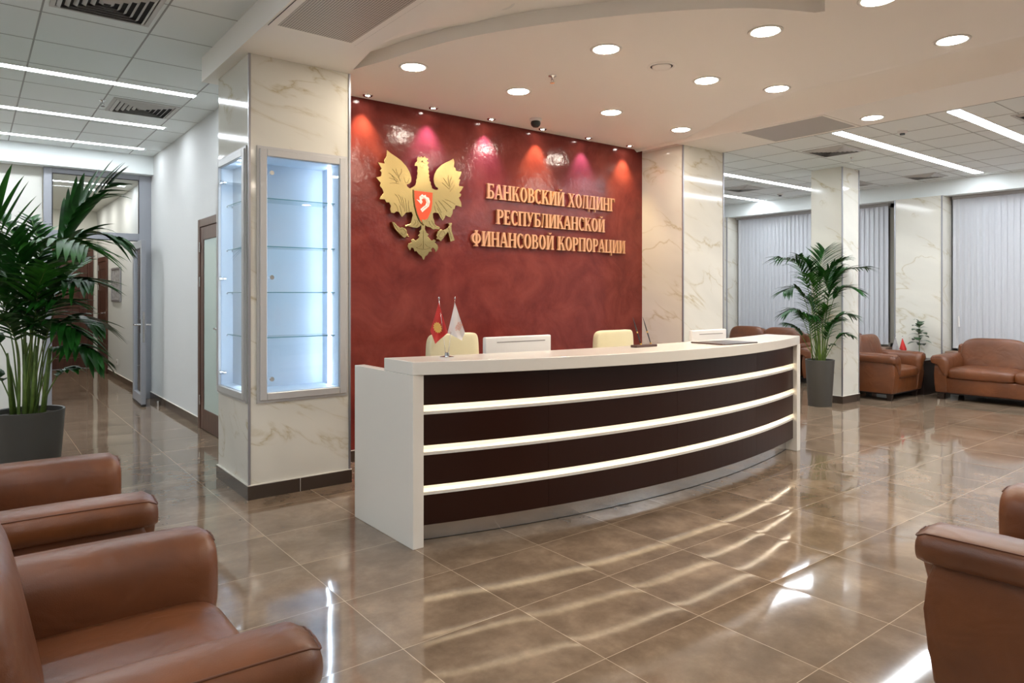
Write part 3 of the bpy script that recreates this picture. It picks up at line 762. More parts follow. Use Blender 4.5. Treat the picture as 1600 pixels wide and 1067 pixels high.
def glyph(ch):
    if ch == 'А': return [diag(.06, 0, .30, 1, .07), diag(.52, 0, .27, 1, T_+.01), rect(.14, .28, .56, .28+TH), rect(-.02, 0, .22, SH*.8), rect(.42, 0, .76, SH*.8)], .72
    if ch == 'Б': return stem(.06)+[rect(.1, 1-TH, .60, 1), [(.60, 1), (.60, .76), (.555, .76), (.50, .93), (.5, 1)]]+[rect(.2, .57-TH, .34, .57), rect(.2, 0, .34, TH)]+bowl(.34, .285, .285, .30), .66
    if ch == 'В': return stem(.06)+[rect(.2, 1-TH, .34, 1), rect(.2, .50, .36, .50+TH), rect(.2, 0, .34, TH)]+bowl(.33, .76, .24, .26)+bowl(.34, .275, .275, .31), .66
    if ch == 'Г': return stem(.06)+[rect(.1, 1-TH, .56, 1), [(.56, 1), (.57, .72), (.53, .72), (.46, .93), (.46, 1)]], .58
    if ch == 'Д': return [diag(.10, 0, .22, 1, .07), rect(.48, 0, .48+T_, 1), rect(.14, 1-SH, .70, 1), rect(.0, 0, .74, TH), rect(0, -.2, .06, TH), rect(.68, -.2, .74, TH)], .76
    if ch == 'Е': return stem(.06)+[rect(.1, 1-TH, .55, 1), rect(.1, 0, .57, TH), rect(.2, .47, .44, .47+TH), [(.55, 1), (.55, .77), (.51, .77), (.45, .93), (.45, 1)], [(.57, 0), (.585, .25), (.545, .25), (.46, .07), (.46, 0)], rect(.41, .39, .45, .63)], .61
    if ch == 'И': return stem(.06)+stem(.54)+[diag(.18, .04, .50, .96, .09)], .77
    if ch == 'Й': return stem(.06)+stem(.54)+[diag(.18, .04, .50, .96, .09)]+ring(.38, 1.22, .15, .14, .06, .07, 185, 355, 12), .77
    if ch == 'К': return stem(.06)+[diag(.22, .42, .52, .97, .08), diag(.54, 0, .30, .56, T_+.01), rect(.44, 0, .78, SH*.8), rect(.44, 1-SH*.8, .70, 1)], .74
    if ch == 'Л': return [diag(.11, .04, .21, 1, .075), rect(.0, 0, .17, .10), rect(.12, 1-SH, .70, 1)]+stem(.48, False), .73
    if ch == 'Н': return stem(.06)+stem(.54)+[rect(.2, .48, .56, .48+TH)], .77
    if ch == 'О': return ring(.36, .5, .34, .52, T_, TH, 0, 360, 36), .72
    if ch == 'П': return stem(.06)+stem(.54)+[rect(.1, 1-TH, .68, 1)], .77
    if ch == 'Р': return stem(.06)+[rect(.2, 1-TH, .34, 1), rect(.2, .42, .34, .42+TH)]+bowl(.33, .71, .29, .30), .63
    if ch == 'С': return ring(.36, .5, .34, .52, T_, TH, 48, 312, 30)+[rect(.56, .68, .61, .96), rect(.565, .08, .605, .26)], .64
    if ch == 'У': return [diag(.26, .34, .04, 1, T_+.01), diag(.22, .04, .58, 1, .075), rect(.10, 0, .27, .11), rect(-.02, 1-SH*.8, .30, 1), rect(.48, 1-SH*.8, .74, 1)], .70
    if ch == 'Ф': return ring(.44, .5, .40, .36, T_*.9, TH, 0, 360, 32)+stem(.44-T_/2, y0=-.03, y1=1.03), .88
    if ch == 'Х': return [diag(.50, 0, .06, 1, T_+.01), diag(.07, 0, .54, 1, .075), rect(-.02, 0, .24, SH*.8), rect(.40, 0, .76, SH*.8), rect(-.01, 1-SH*.8, .30, 1), rect(.46, 1-SH*.8, .72, 1)], .73
    if ch == 'Ц': return stem(.06)+stem(.54)+[rect(.1, 0, .78, TH), rect(.72, -.2, .79, TH)], .80
    return [], .34
def line_width(s, gap=.045): return sum(glyph(c)[1]+gap for c in s)-gap
def text_print(c, parent, s):
    bm = bmesh.new(); lines = ['БАНКОВСКИЙ ХОЛДИНГ', 'РЕСПУБЛИКАНСКОЙ', 'ФИНАНСОВОЙ', 'КОРПОРАЦИИ']
    a = radians(62); hgt = .0065*s
    for i, ln in enumerate(lines):
        x = 0; k = hgt*.86
        if i == 0: k *= .62
        tot = line_width(ln)*k
        for ch in ln:
            g, wd = glyph(ch)
            for poly in g:
                pts = []
                for (u, v) in poly:
                    lx = (x+u*k)-tot/2; ly = v*hgt-i*hgt*1.35+hgt*1.9
                    pts.append((c.x+lx*cos(a)+ly*-sin(a), c.z+lx*sin(a)+ly*cos(a)))
                prism_y(bm, pts, c.y-.0006, c.y)
            x += (wd+.045)*k
    fin('flag_print', bm, M['orange'], parent)
desk_flags((2.345, 3.66, ZT), 'stand with a red and a white flag on the left end of the desk', 1.0, ('redflag', 'whiteflag'), True, 1, radians(-28))

sign = thing('lettered_sign', 'three lines of copper-gold Cyrillic capitals mounted on the red wall', 'sign', (5.04, 5.70, 2.28))
def sign_line(s, xa, xb, zb, cap):
    k = (xb-xa)/line_width(s); x = xa-5.04; j = 0
    for ch in s:
        g, wd = glyph(ch)
        if g:
            bm = bmesh.new()
            for q, poly in enumerate(g):
                e = .00006*q
                prism_y(bm, [(x+u*k, zb-2.28+v*cap) for u, v in poly], -.014-e, .012)
            fin('letter', bm, M['letter'], sign)
        x += (wd+.045)*k
sign_line('БАНКОВСКИЙ ХОЛДИНГ', 4.125, 5.975, 2.452, .152)
sign_line('РЕСПУБЛИКАНСКОЙ', 4.246, 5.81, 2.200, .150)
sign_line('ФИНАНСОВОЙ КОРПОРАЦИИ', 3.93, 6.155, 1.966, .152)

# --- eagle emblem: outlines lie in the plane of the red wall
def emb(px, py):
    X = 570+px/5.3333; Y = 220+py/5.3333
    d = FW*1085+RT*(X-800)+Vector((0, 0, 1))*(460-Y); k = 5.68/d.y
    return (d.x*k, H+d.z*k)
EX, EZ = 3.37, 2.30
def outline(pts): return [(emb(*p)[0]-EX, emb(*p)[1]-EZ) for p in pts]
eagle = thing('eagle_emblem', 'large polished brass eagle emblem with red shield mounted on the red wall', 'emblem', (EX, 5.70, EZ))
body = [(180,75),(215,105),(260,135),(300,165),(340,210),(370,260),(385,310),(382,345),(365,362),(345,365),(350,382),(372,397),(395,385),(415,370),(425,340),(420,330),(432,310),(428,300),(437,270),(430,258),(436,232),(432,212),(410,212),(415,185),(432,170),(430,150),(438,128),(453,140),(465,127),(480,140),(494,128),(505,142),(527,150),(515,168),(530,185),(520,205),(533,228),(524,236),(534,262),(526,270),(538,292),(530,300),(540,322),(534,330),(550,350),(545,362),(556,380),(556,395),(580,408),(603,408),(605,395),(585,385),(572,355),(568,320),(575,280),(595,240),(630,205),(670,180),(705,165),(733,148),(744,180),(738,215),(755,235),(755,250),(803,258),(795,290),(780,318),(793,325),(785,350),(780,375),(820,382),(805,410),(785,435),(800,445),(795,465),(780,475),(800,515),(803,555),(775,545),(752,540),(745,570),(730,575),(728,605),(712,640),(690,635),(670,622),(662,645),(645,668),(625,640),(608,605),(585,600),(565,605),(566,640),(575,665),(580,695),(600,712),(622,720),(618,740),(590,735),(565,740),(540,722),(515,717),(500,705),(497,735),(510,765),(530,780),(520,795),(540,820),(555,832),(572,820),(590,835),(580,850),(600,865),(608,890),(600,915),(585,930),(580,905),(565,890),(550,905),(555,925),(535,925),(520,950),(500,965),(492,988),(482,995),(470,965),(445,945),(425,920),(410,925),(400,895),(385,890),(375,918),(362,902),(352,880),(360,855),(385,845),(380,825),(400,816),(420,830),(440,815),(450,800),(436,792),(455,770),(448,755),(466,738),(465,705),(455,715),(430,728),(395,722),(355,712),(335,722),(330,705),(355,698),(375,690),(385,660),(395,620),(385,595),(340,600),(325,620),(305,638),(290,615),(280,595),(260,590),(240,605),(215,600),(206,570),(213,545),(198,515),(175,515),(160,490),(118,488),(125,470),(152,435),(143,405),(120,378),(130,355),(88,305),(130,295),(135,265),(120,250),(135,235),(103,178),(160,190),(155,165),(175,130)]
def plate(name, pts, y0, y1, mat, parent, bev=.004, smooth=False):
    bm = bmesh.new(); prism_y(bm, outline(pts), y0, y1)
    o = fin(name, bm, mat, parent)
    if bev:
        b = o.modifiers.new('bevel', 'BEVEL'); b.width = bev; b.segments = 2; b.limit_method = 'ANGLE'; b.angle_limit = radians(20)
    return o
for a in [(330, 500), (650, 500), (480, 330), (480, 860)]:
    bm = bmesh.new(); q = emb(*a); cyl(bm, (q[0]-EX, .002, q[1]-EZ), .015, .046, 12, axis='Y'); fin('standoff', bm, M['gold'], eagle)
pl = plate('eagle_body', body, -.030, -.020, M['gold'], eagle, .003)
plate('left_claw', [(222,675),(245,680),(265,705),(290,725),(305,718),(330,730),(345,745),(348,770),(368,805),(345,795),(330,812),(310,800),(290,780),(265,755),(245,730)], -.030, .02, M['gold'], eagle, .003)
plate('right_claw', [(590,820),(600,800),(592,790),(605,755),(630,735),(650,745),(670,735),(690,720),(700,705),(690,690),(705,683),(725,690),(718,710),(720,750),(745,830),(710,842),(690,760),(670,785),(650,815),(630,838),(610,822)], -.030, .02, M['gold'], eagle, .003)
shieldo = [(396,407),(480,417),(560,427),(559,520),(548,590),(520,650),(485,708),(450,672),(425,615),(406,540),(398,470)]
plate('shield_rim', shieldo, -.040, -.031, M['gold'], eagle, .003)
ctr = (480, 540)
plate('shield', [(ctr[0]+(x-ctr[0])*.91, ctr[1]+(y-ctr[1])*.93) for x, y in shieldo], -.044, -.038, M['shield'], eagle, 0)
plate('shield_crest', [(422,490),(447,500),(443,468),(468,447),(478,458),(495,452),(500,468),(522,478),(532,510),(522,548),(495,572),(468,597),(452,572),(474,552),(492,540),(503,515),(494,492),(475,482),(462,492),(470,512),(458,530),(446,518)], -.0465, -.044, M['pale'], eagle, 0)
plate('shield_badge', [(462,655),(485,662),(505,652),(498,685),(484,702),(470,688)], -.0465, -.044, M['gold'], eagle, 0)
bm = bmesh.new()
lines = [[(300,235),(300,265),(280,300),(292,340)], [(225,235),(245,262),(285,318)], [(195,268),(225,290),(270,330)], [(200,310),(235,322),(275,345)], [(205,355),(240,352),(280,360)], [(255,232),(262,265),(283,300)],
 [(690,290),(690,330),(700,380)], [(720,300),(705,340),(700,385)], [(650,310),(668,340),(695,380)], [(735,335),(715,365),(702,400)], [(640,350),(665,372),(700,405)], [(745,370),(728,395),(705,425)],
 [(245,445),(270,470),(300,540)], [(275,450),(295,480),(315,560)], [(305,470),(318,510),(330,590)], [(330,480),(338,520),(345,600)], [(360,500),(360,540),(368,590)], [(240,520),(262,545),(275,590)], [(285,540),(295,570),(305,625)],
 [(585,510),(605,545),(635,600)], [(610,500),(640,535),(680,590)], [(640,495),(675,520),(720,560)], [(665,490),(705,505),(750,530)], [(600,560),(615,590),(645,650)], [(575,540),(582,570),(590,595)],
 [(482,745),(484,800),(484,900)], [(430,895),(484,905),(540,895)], [(425,892),(455,880),(470,860)], [(545,892),(515,880),(500,860)], [(410,655),(420,680),(400,705)], [(430,660),(440,690),(425,712)], [(530,670),(540,695),(560,720)], [(550,665),(565,690),(585,715)],
 [(235,690),(260,720),(275,745)], [(285,745),(315,735),(335,760),(320,785),(298,765)], [(612,790),(640,750),(665,780),(630,810),(608,790)], [(690,725),(705,765),(720,820)], [(436,180),(470,178),(500,190)], [(455,208),(472,225),(490,208)], [(220,290),(250,330),(262,352)], [(370,310),(350,350),(335,345),(320,300)]]
for ln in lines:
    P = [(emb(*p)[0]-EX, -.031, emb(*p)[1]-EZ) for p in spline(ln, 4, False)]
    tube(bm, P, .0017, 5)
fin('engraving', bm, M['goldline'], eagle)
bm = bmesh.new(); q = emb(475, 172); cyl(bm, (q[0]-EX, -.031, q[1]-EZ), .006, .004, 12, axis='Y'); fin('eye', bm, M['goldline'], eagle)

bm = bmesh.new()
for ln in [[(450, 465), (480, 475), (500, 495)], [(478, 480), (508, 500), (512, 530)], [(485, 560), (510, 545), (518, 520)], [(462, 580), (480, 562), (500, 545)]]:
    tube(bm, [(emb(*p)[0]-EX, -.0468, emb(*p)[1]-EZ) for p in spline(ln, 4, False)], .0013, 5)
fin('crest_line', bm, M['shield'], eagle)
# pen stand, pens, folder
t = thing('pen_stand', 'dark wooden pen stand base on the desk counter', 'pen stand', (3.97, 3.48, ZT))
bm = bmesh.new(); bx(bm, -.115, .115, -.03, .03, 0, .018, .004, 2); fin('stand_base', bm, M['walnut'], t)
for x in (-.035, .075): bm = bmesh.new(); cyl(bm, (x, 0, .022), .007, .014, 14); fin('pen_socket', bm, M['goldprint'], t)
for x, lb in ((-.035, 'left slim black and gold pen standing in the pen stand'), (.075, 'right slim black and gold pen standing in the pen stand')):
    t = thing('pen', lb, 'pen', (3.97+x, 3.48, ZT+.022), 0, 'pens in the pen stand')
    a = Vector((0, 0, 0)); b = Vector((-.088, .0, .20))
    bm = bmesh.new(); tube(bm, [a, a.lerp(b, .42), ], [.0035, .0050], 10); tube(bm, [a.lerp(b, .48), a.lerp(b, .7), b], [.0048, .004, .0012], 10); fin('barrel', bm, M['blackp'], t, True)
    bm = bmesh.new(); tube(bm, [a.lerp(b, .42), a.lerp(b, .48)], [.0054, .0054], 10); fin('gold_band', bm, M['goldprint'], t, True)
t = thing('document_folder', 'flat dark brown leather folder lying on the right part of the desk counter', 'folder', (4.80, 3.36, ZT), radians(-3))
box('folder_cover', -.22, .22, -.155, .155, .0005, .009, M['folder'], t, .002)
box('folder_spine', -.222, -.19, -.156, .156, .002, .0105, M['walnut'], t, .001)

# ------------------------------------------------------------------ leather seating
def seat_unit(name, label, cat, loc, rz, W=.98, D=.90, ncush=1, arm=.64, back=.84, group=None):
    """local: faces -y, footprint centred on the origin"""
    t = thing(name, label, cat, loc, rz, group); hw, hd = W/2, D/2; AW = .20
    L = M['leather']
    # side arms
    for s in (-1, 1):
        bm = bmesh.new()
        xi, xo = hw-.175, hw-.025
        n = 8; prof = [(-hd+.045, .10), (-hd+.03, .22), (-hd+.015, .36), (-hd+.02, .46), (-hd+.06, arm-.08), (hd-.06, arm-.06), (hd-.02, .40), (hd-.02, .10)]
        V0 = [bm.verts.new((s*xi, y, z)) for y, z in prof]; V1 = [bm.verts.new((s*xo, y, z)) for y, z in prof]
        bm.faces.new(V0); bm.faces.new(V1[::-1])
        for i in range(len(prof)): bm.faces.new((V0[i], V1[i], V1[(i+1) % len(prof)], V0[(i+1) % len(prof)]))
        bmesh.ops.bevel(bm, geom=bm.edges[:], offset=.016, segments=3, profile=.5, affect='EDGES')
        a = fin('arm', bm, L, t, True, auto=50)
        cx = hw-.10
        sec = [(.108, arm-.115), (.128, arm-.085), (.130, arm-.045), (.108, arm-.012), (.055, arm+.002), (0, arm+.004), (-.055, arm-.008), (-.095, arm-.045), (-.112, arm-.11), (-.112, arm-.20), (-.100, arm-.28), (-.06, arm-.30), (.0, arm-.20), (.04, arm-.135)]
        sec = spline(sec, 4); m = len(sec); c0 = (0.0, arm-.11)
        ys = []; LN = 26
        for k in range(LN+1):
            u = k/LN; ys.append(-hd+D*.93*u)
        rings = []
        for k, y in enumerate(ys):
            df = y-ys[0]; db = ys[-1]-y
            sc = 1.0
            R = .055
            if df < R: sc = .80+.20*math.sqrt(max(0, 1-((R-df)/R)**2))
            if db < .03: sc = min(sc, .85+.15*math.sqrt(max(0, 1-((.03-db)/.03)**2)))
            # a slow sag and small gathers near the front end
            wob = .0025*sin(17*k/LN*pi)*math.exp(-df*7)
            ring_ = []
            for q_, (u, z) in enumerate(sec):
                gather = .0045*math.exp(-(max(0, df-.012)/.035)**2)*sin(q_*2.1)*(z > arm-.2)
                zz = c0[1]+(z-c0[1])*(sc+gather*4)+wob*(u < 0)+.008*sin(pi*min(1, df/D))
                ring_.append((s*(cx+c0[0]+(u-c0[0])*sc), y, zz))
            rings.append(ring_)
        bm = bmesh.new(); RR = [[bm.verts.new(p) for p in r] for r in rings]
        for a_, b_ in zip(RR, RR[1:]):
            for i in range(m): bm.faces.new((a_[i], a_[(i+1) % m], b_[(i+1) % m], b_[i]))
        for end, yy in ((RR[0], -.012), (RR[-1], .008)):     # domed ends
            cxm = sum(v.co.x for v in end)/m; czm = sum(v.co.z for v in end)/m; last = end
            for f, dd in ((.86, .6), (.6, .9), (.3, 1.0)):
                new = [bm.verts.new((cxm+(v.co.x-cxm)*f, v.co.y+yy*dd, czm+(v.co.z-czm)*f)) for v in end]
                for i in range(m): bm.faces.new((last[i], last[(i+1) % m], new[(i+1) % m], new[i]))
                last = new
            bm.faces.new(last)
        pad = fin('arm_pad', bm, L, t, True)
        # piping along the outer edge of the pad, round its front end
        io = 3*4; ii = 6*4
        P = [(r[io][0]+s*.001, r[io][1], r[io][2]) for r in rings[::-1]]
        fr_ = [rings[0][j] for j in range(io, ii+1)]
        P += [(x, y-.004, z) for x, y, z in fr_]
        bm = bmesh.new(); tube(bm, P, .0028, 6); fin('piping', bm, M['piping'], pad, True)
    iw = hw-.175
    # base under the seat
    bm = bmesh.new(); bx(bm, -iw-.01, iw+.01, -hd+.05, hd-.05, .10, .31, .018, 3); fin('seat_base', bm, L, t, True, auto=50)
    cw = 2*iw/ncush
    for k in range(ncush):
        xc = -iw+cw*(k+.5)
        bm = bmesh.new(); cushion(bm, (xc, -.06, .375), (cw/2+.012, hd-.065, .085), .42, .22, 48, 20, fn=lambda q, p: Vector((q.x, q.y, q.z+.018*(1-p.x**2)*(1-p.y**2)*(1 if p.z > 0 else 0))))
        fin('seat_cushion', bm, L, t, True)
    # backrest: a leaning cushion per seat plus the outer shell
    rot = Matrix.Rotation(radians(-11), 4, 'X')
    for k in range(ncush):
        xc = -iw+cw*(k+.5)
        bm = bmesh.new(); cushion(bm, (xc, hd-.235, back-.235), (cw/2+.020, .125, .255), .38, .34, 48, 24, mat=rot, fn=lambda q, p: Vector((q.x*(1-.05*max(0, p.z)**2), q.y-.02*(1-p.x**2)*(1 if p.y < 0 else 0), q.z-.02*abs(p.x)**3*(p.z > 0))))
        fin('back_cushion', bm, L, t, True)
    bm = bmesh.new(); bx(bm, -hw+.03, hw-.03, hd-.13, hd, .10, back-.075, .04, 4)
    for v in bm.verts:
        if v.co.z > .5: v.co.x *= 1-.10*(v.co.z-.5)/.3 if ncush == 1 else 1-.04*(v.co.z-.5)/.3
    fin('back_shell', bm, L, t, True, auto=50)
    box('underside', -hw+.05, hw-.05, -hd+.07, hd-.04, .085, .1, M['under'], t)
    for sx in (-1, 1):
        for sy in (-1, 1):
            bm = bmesh.new(); b = bmesh.new(); bmesh.ops.create_cone(b, cap_ends=True, segments=4, radius1=.032, radius2=.052, depth=.0995)
            merge(bm, b, 0, Matrix.Translation((sx*(hw-.10), sy*(hd-.11), .04975)) @ Matrix.Rotation(pi/4, 4, 'Z'))
            fin('leg', bm, M['leg'], t)
    return t
seat_unit('armchair', 'brown leather armchair closest to the viewer at the bottom left, its seat visible', 'armchair', (.210, 2.165, 0), radians(90), W=1.10, D=.93, arm=.645, back=.86, group='brown leather armchairs')
seat_unit('armchair', 'brown leather armchair at the left edge between the nearest armchair and the palm', 'armchair', (.145, 3.70, 0), radians(90), W=1.08, D=.93, arm=.645, back=.86, group='brown leather armchairs')
seat_unit('armchair', 'brown leather armchair cut off by the bottom right corner, side panel towards the viewer', 'armchair', (3.175, .60, 0), radians(180), W=1.03, D=.93, arm=.65, back=.86, group='brown leather armchairs')
seat_unit('armchair', 'brown leather armchair right of the free-standing column, in front of the small plant', 'armchair', (10.50, 4.71, 0), 0, W=1.0, D=.88, arm=.64, back=.86, group='brown leather armchairs')
seat_unit('sofa', 'two-seat brown leather sofa under the window at the right edge', 'sofa', (11.20, 3.12, 0), radians(-90), W=1.95, D=.90, ncush=2, arm=.62, back=.83, group='leather sofas by the windows')
seat_unit('sofa', 'brown leather sofa behind the right end of the desk, only its back cushions showing', 'sofa', (11.15, 7.08, 0), radians(-90), W=1.75, D=.90, ncush=2, arm=.64, back=.87, group='leather sofas by the windows')
seat_unit('armchair', 'brown leather armchair mostly hidden behind the column, only its rounded back corner showing', 'armchair', (11.22, 5.66, 0), radians(-90), W=.88, D=.86, arm=.60, back=.86, group='brown leather armchairs')

t = thing('side_table', 'dark square side table between the armchair and the marble column', 'table', (11.28, 4.55, 0))
box('table_top', -.26, .26, -.26, .26, .47, .51, M['leg'], t, .004); 
bm = bmesh.new(); bx(bm, -.24, .24, -.24, -.20, 0, .4695); bx(bm, -.24, .24, .20, .24, 0, .4695); bx(bm, -.24, -.20, -.2, .2, 0, .4695); fin('table_body', bm, M['leg'], t)
M['greyflag'] = simple('grey_flag_cloth', (.42, .40, .40), .6)
desk_flags((11.12, 4.69, .511), 'tiny stand with a pale grey and a red flag on the dark side table', .92, ('greyflag', 'redflag'), False, 1, radians(-67))

# small variegated plant
t = thing('potted_plant', 'small variegated rubber plant in a white pot on the dark side table', 'plant', (11.36, 4.50, .511))
bm = bmesh.new(); lathe(bm, [(0, 0), (.045, 0), (.06, .10), (.062, .105), (.054, .105), (.05, .09), (0, .09)], n=28); fin('pot', bm, M['whitep'], t, True, auto=40)
bm = bmesh.new(); tube(bm, [(0, 0, .08), (.006, 0, .25), (-.004, .004, .42), (0, 0, .54)], [.006, .005, .004, .002]); fin('stem', bm, M['stem'], t, True)
def blade(bm, p0, d, L_, wd, droop, up=Vector((0, 0, 1)), n=6, fold=.25, shape='lens'):
    d = Vector(d).normalized(); sd = d.cross(up)
    if sd.length < .05: sd = d.cross(Vector((1, 0, 0)))
    sd.normalize(); nrm = sd.cross(d).normalized(); prev = None; p = Vector(p0)
    for i in range(n+1):
        u = i/n
        q = p0+d*L_*u-Vector((0, 0, 1))*droop*L_*u*u
        wv = wd*(math.sin(pi*min(1, (u*.92+.08)))**.75 if shape == 'lens' else (min(1, u*7+.25)*(1-u)**.62))
        c = bm.verts.new(q); l = bm.verts.new(q+sd*wv+nrm*wv*fold); r = bm.verts.new(q-sd*wv+nrm*wv*fold)
        if prev: bm.faces.new((prev[0], c, l, prev[1])); bm.faces.new((prev[0], prev[2], r, c))
        prev = (c, l, r)
rnd = random.Random(5)
for k in range(15):
    z = .20+.34*k/14; a = k*2.4; bm = bmesh.new(); el = .55+.5*(k/14)**3
    blade(bm, Vector((0, 0, z)), (cos(a)*cos(el), sin(a)*cos(el), sin(el)), .21-.05*k/14, .060, .6, fold=.10)
    fin('leaf', bm, M['rubber'], t, True)

# ------------------------------------------------------------------ palms
def frond(base, ctrl, L_leaf, n, parent, mat, seed, petiole=.45, wid=.016, dr=.25, twist=0, stem_r=.007):
    """ctrl: list of points of the rachis after the base (world-relative)"""
    rnd = random.Random(seed)
    P = [Vector(p) for p in spline([tuple(base)]+[tuple(c) for c in ctrl], 10, False)]
    bm = bmesh.new(); N = len(P)
    tube(bm, P, [stem_r*(1-.8*i/(N-1)) for i in range(N)], 6)
    for f in bm.faces: f.material_index = 1
    i0 = int(N*petiole)
    for k in range(n):
        u = k/(n-1); f = i0+(N-1-i0)*u*.985; i = min(N-2, int(f)); p = P[i].lerp(P[i+1], f-i)
        t_ = (P[i+1]-P[i]).normalized(); sd = t_.cross(Vector((0, 0, 1)))
        if sd.length < .1: sd = RT.copy()
        sd.normalize()
        if twist: sd = Matrix.Rotation(twist, 3, t_) @ sd
        ll = L_leaf*(.55+.45*math.sin(pi*min(1, .18+.62*u)))*(1-.35*u**3)*rnd.uniform(.9, 1.08)
        fwd = .80+.75*u
        for s in (-1, 1):
            d = (sd*s+t_*fwd+Vector((0, 0, rnd.uniform(.02, .22)))).normalized()
            b0 = len(bm.faces)
            blade(bm, p, d, ll, wid*rnd.uniform(.85, 1.1), dr*rnd.uniform(.6, 1.5), n=6, fold=.35, shape='leaf')
    return fin('frond', bm, [mat, M['stem']], parent, True)
def palm(label, loc, pot_prof, soil_r, soil_z, fronds, L_leaf, wid, n_leaf, stems, stem_r=.007):
    t = thing('potted_palm', label, 'plant', loc)
    bm = bmesh.new(); lathe(bm, pot_prof, n=56); fin('planter', bm, M['pot'], t, True, auto=35)
    bm = bmesh.new(); lathe(bm, [(0, soil_z+.012), (soil_r*.6, soil_z+.008), (soil_r, soil_z)], n=40); fin('soil', bm, M['soil'], t, True)
    rnd = random.Random(11)
    for i, f in enumerate(fronds):
        (bxo, byo), pts, kw = f
        base = RT*bxo+FW*byo+Vector((0, 0, soil_z-.01))
        ctrl = [RT*a+FW*b+Vector((0, 0, c)) for a, b, c in pts]
        frond(base, ctrl, L_leaf*kw.get('s', 1), kw.get('n', n_leaf), t, M['leaf2'] if kw.get('light') else M['leaf'], 100+i, kw.get('pet', .5), wid, kw.get('dr', .25), kw.get('tw', 0), stem_r)
    for (a, b, c, d, h, r) in stems:
        bm = bmesh.new(); tube(bm, [RT*a+FW*b+Vector((0, 0, soil_z-.02)), RT*(a+c*.5)+FW*(b+d*.5)+Vector((0, 0, soil_z+h*.5)), RT*(a+c)+FW*(b+d)+Vector((0, 0, soil_z+h))], [r, r*.8, r*.45], 10)
        fin('cane', bm, M['stem'], t, True)
    return t
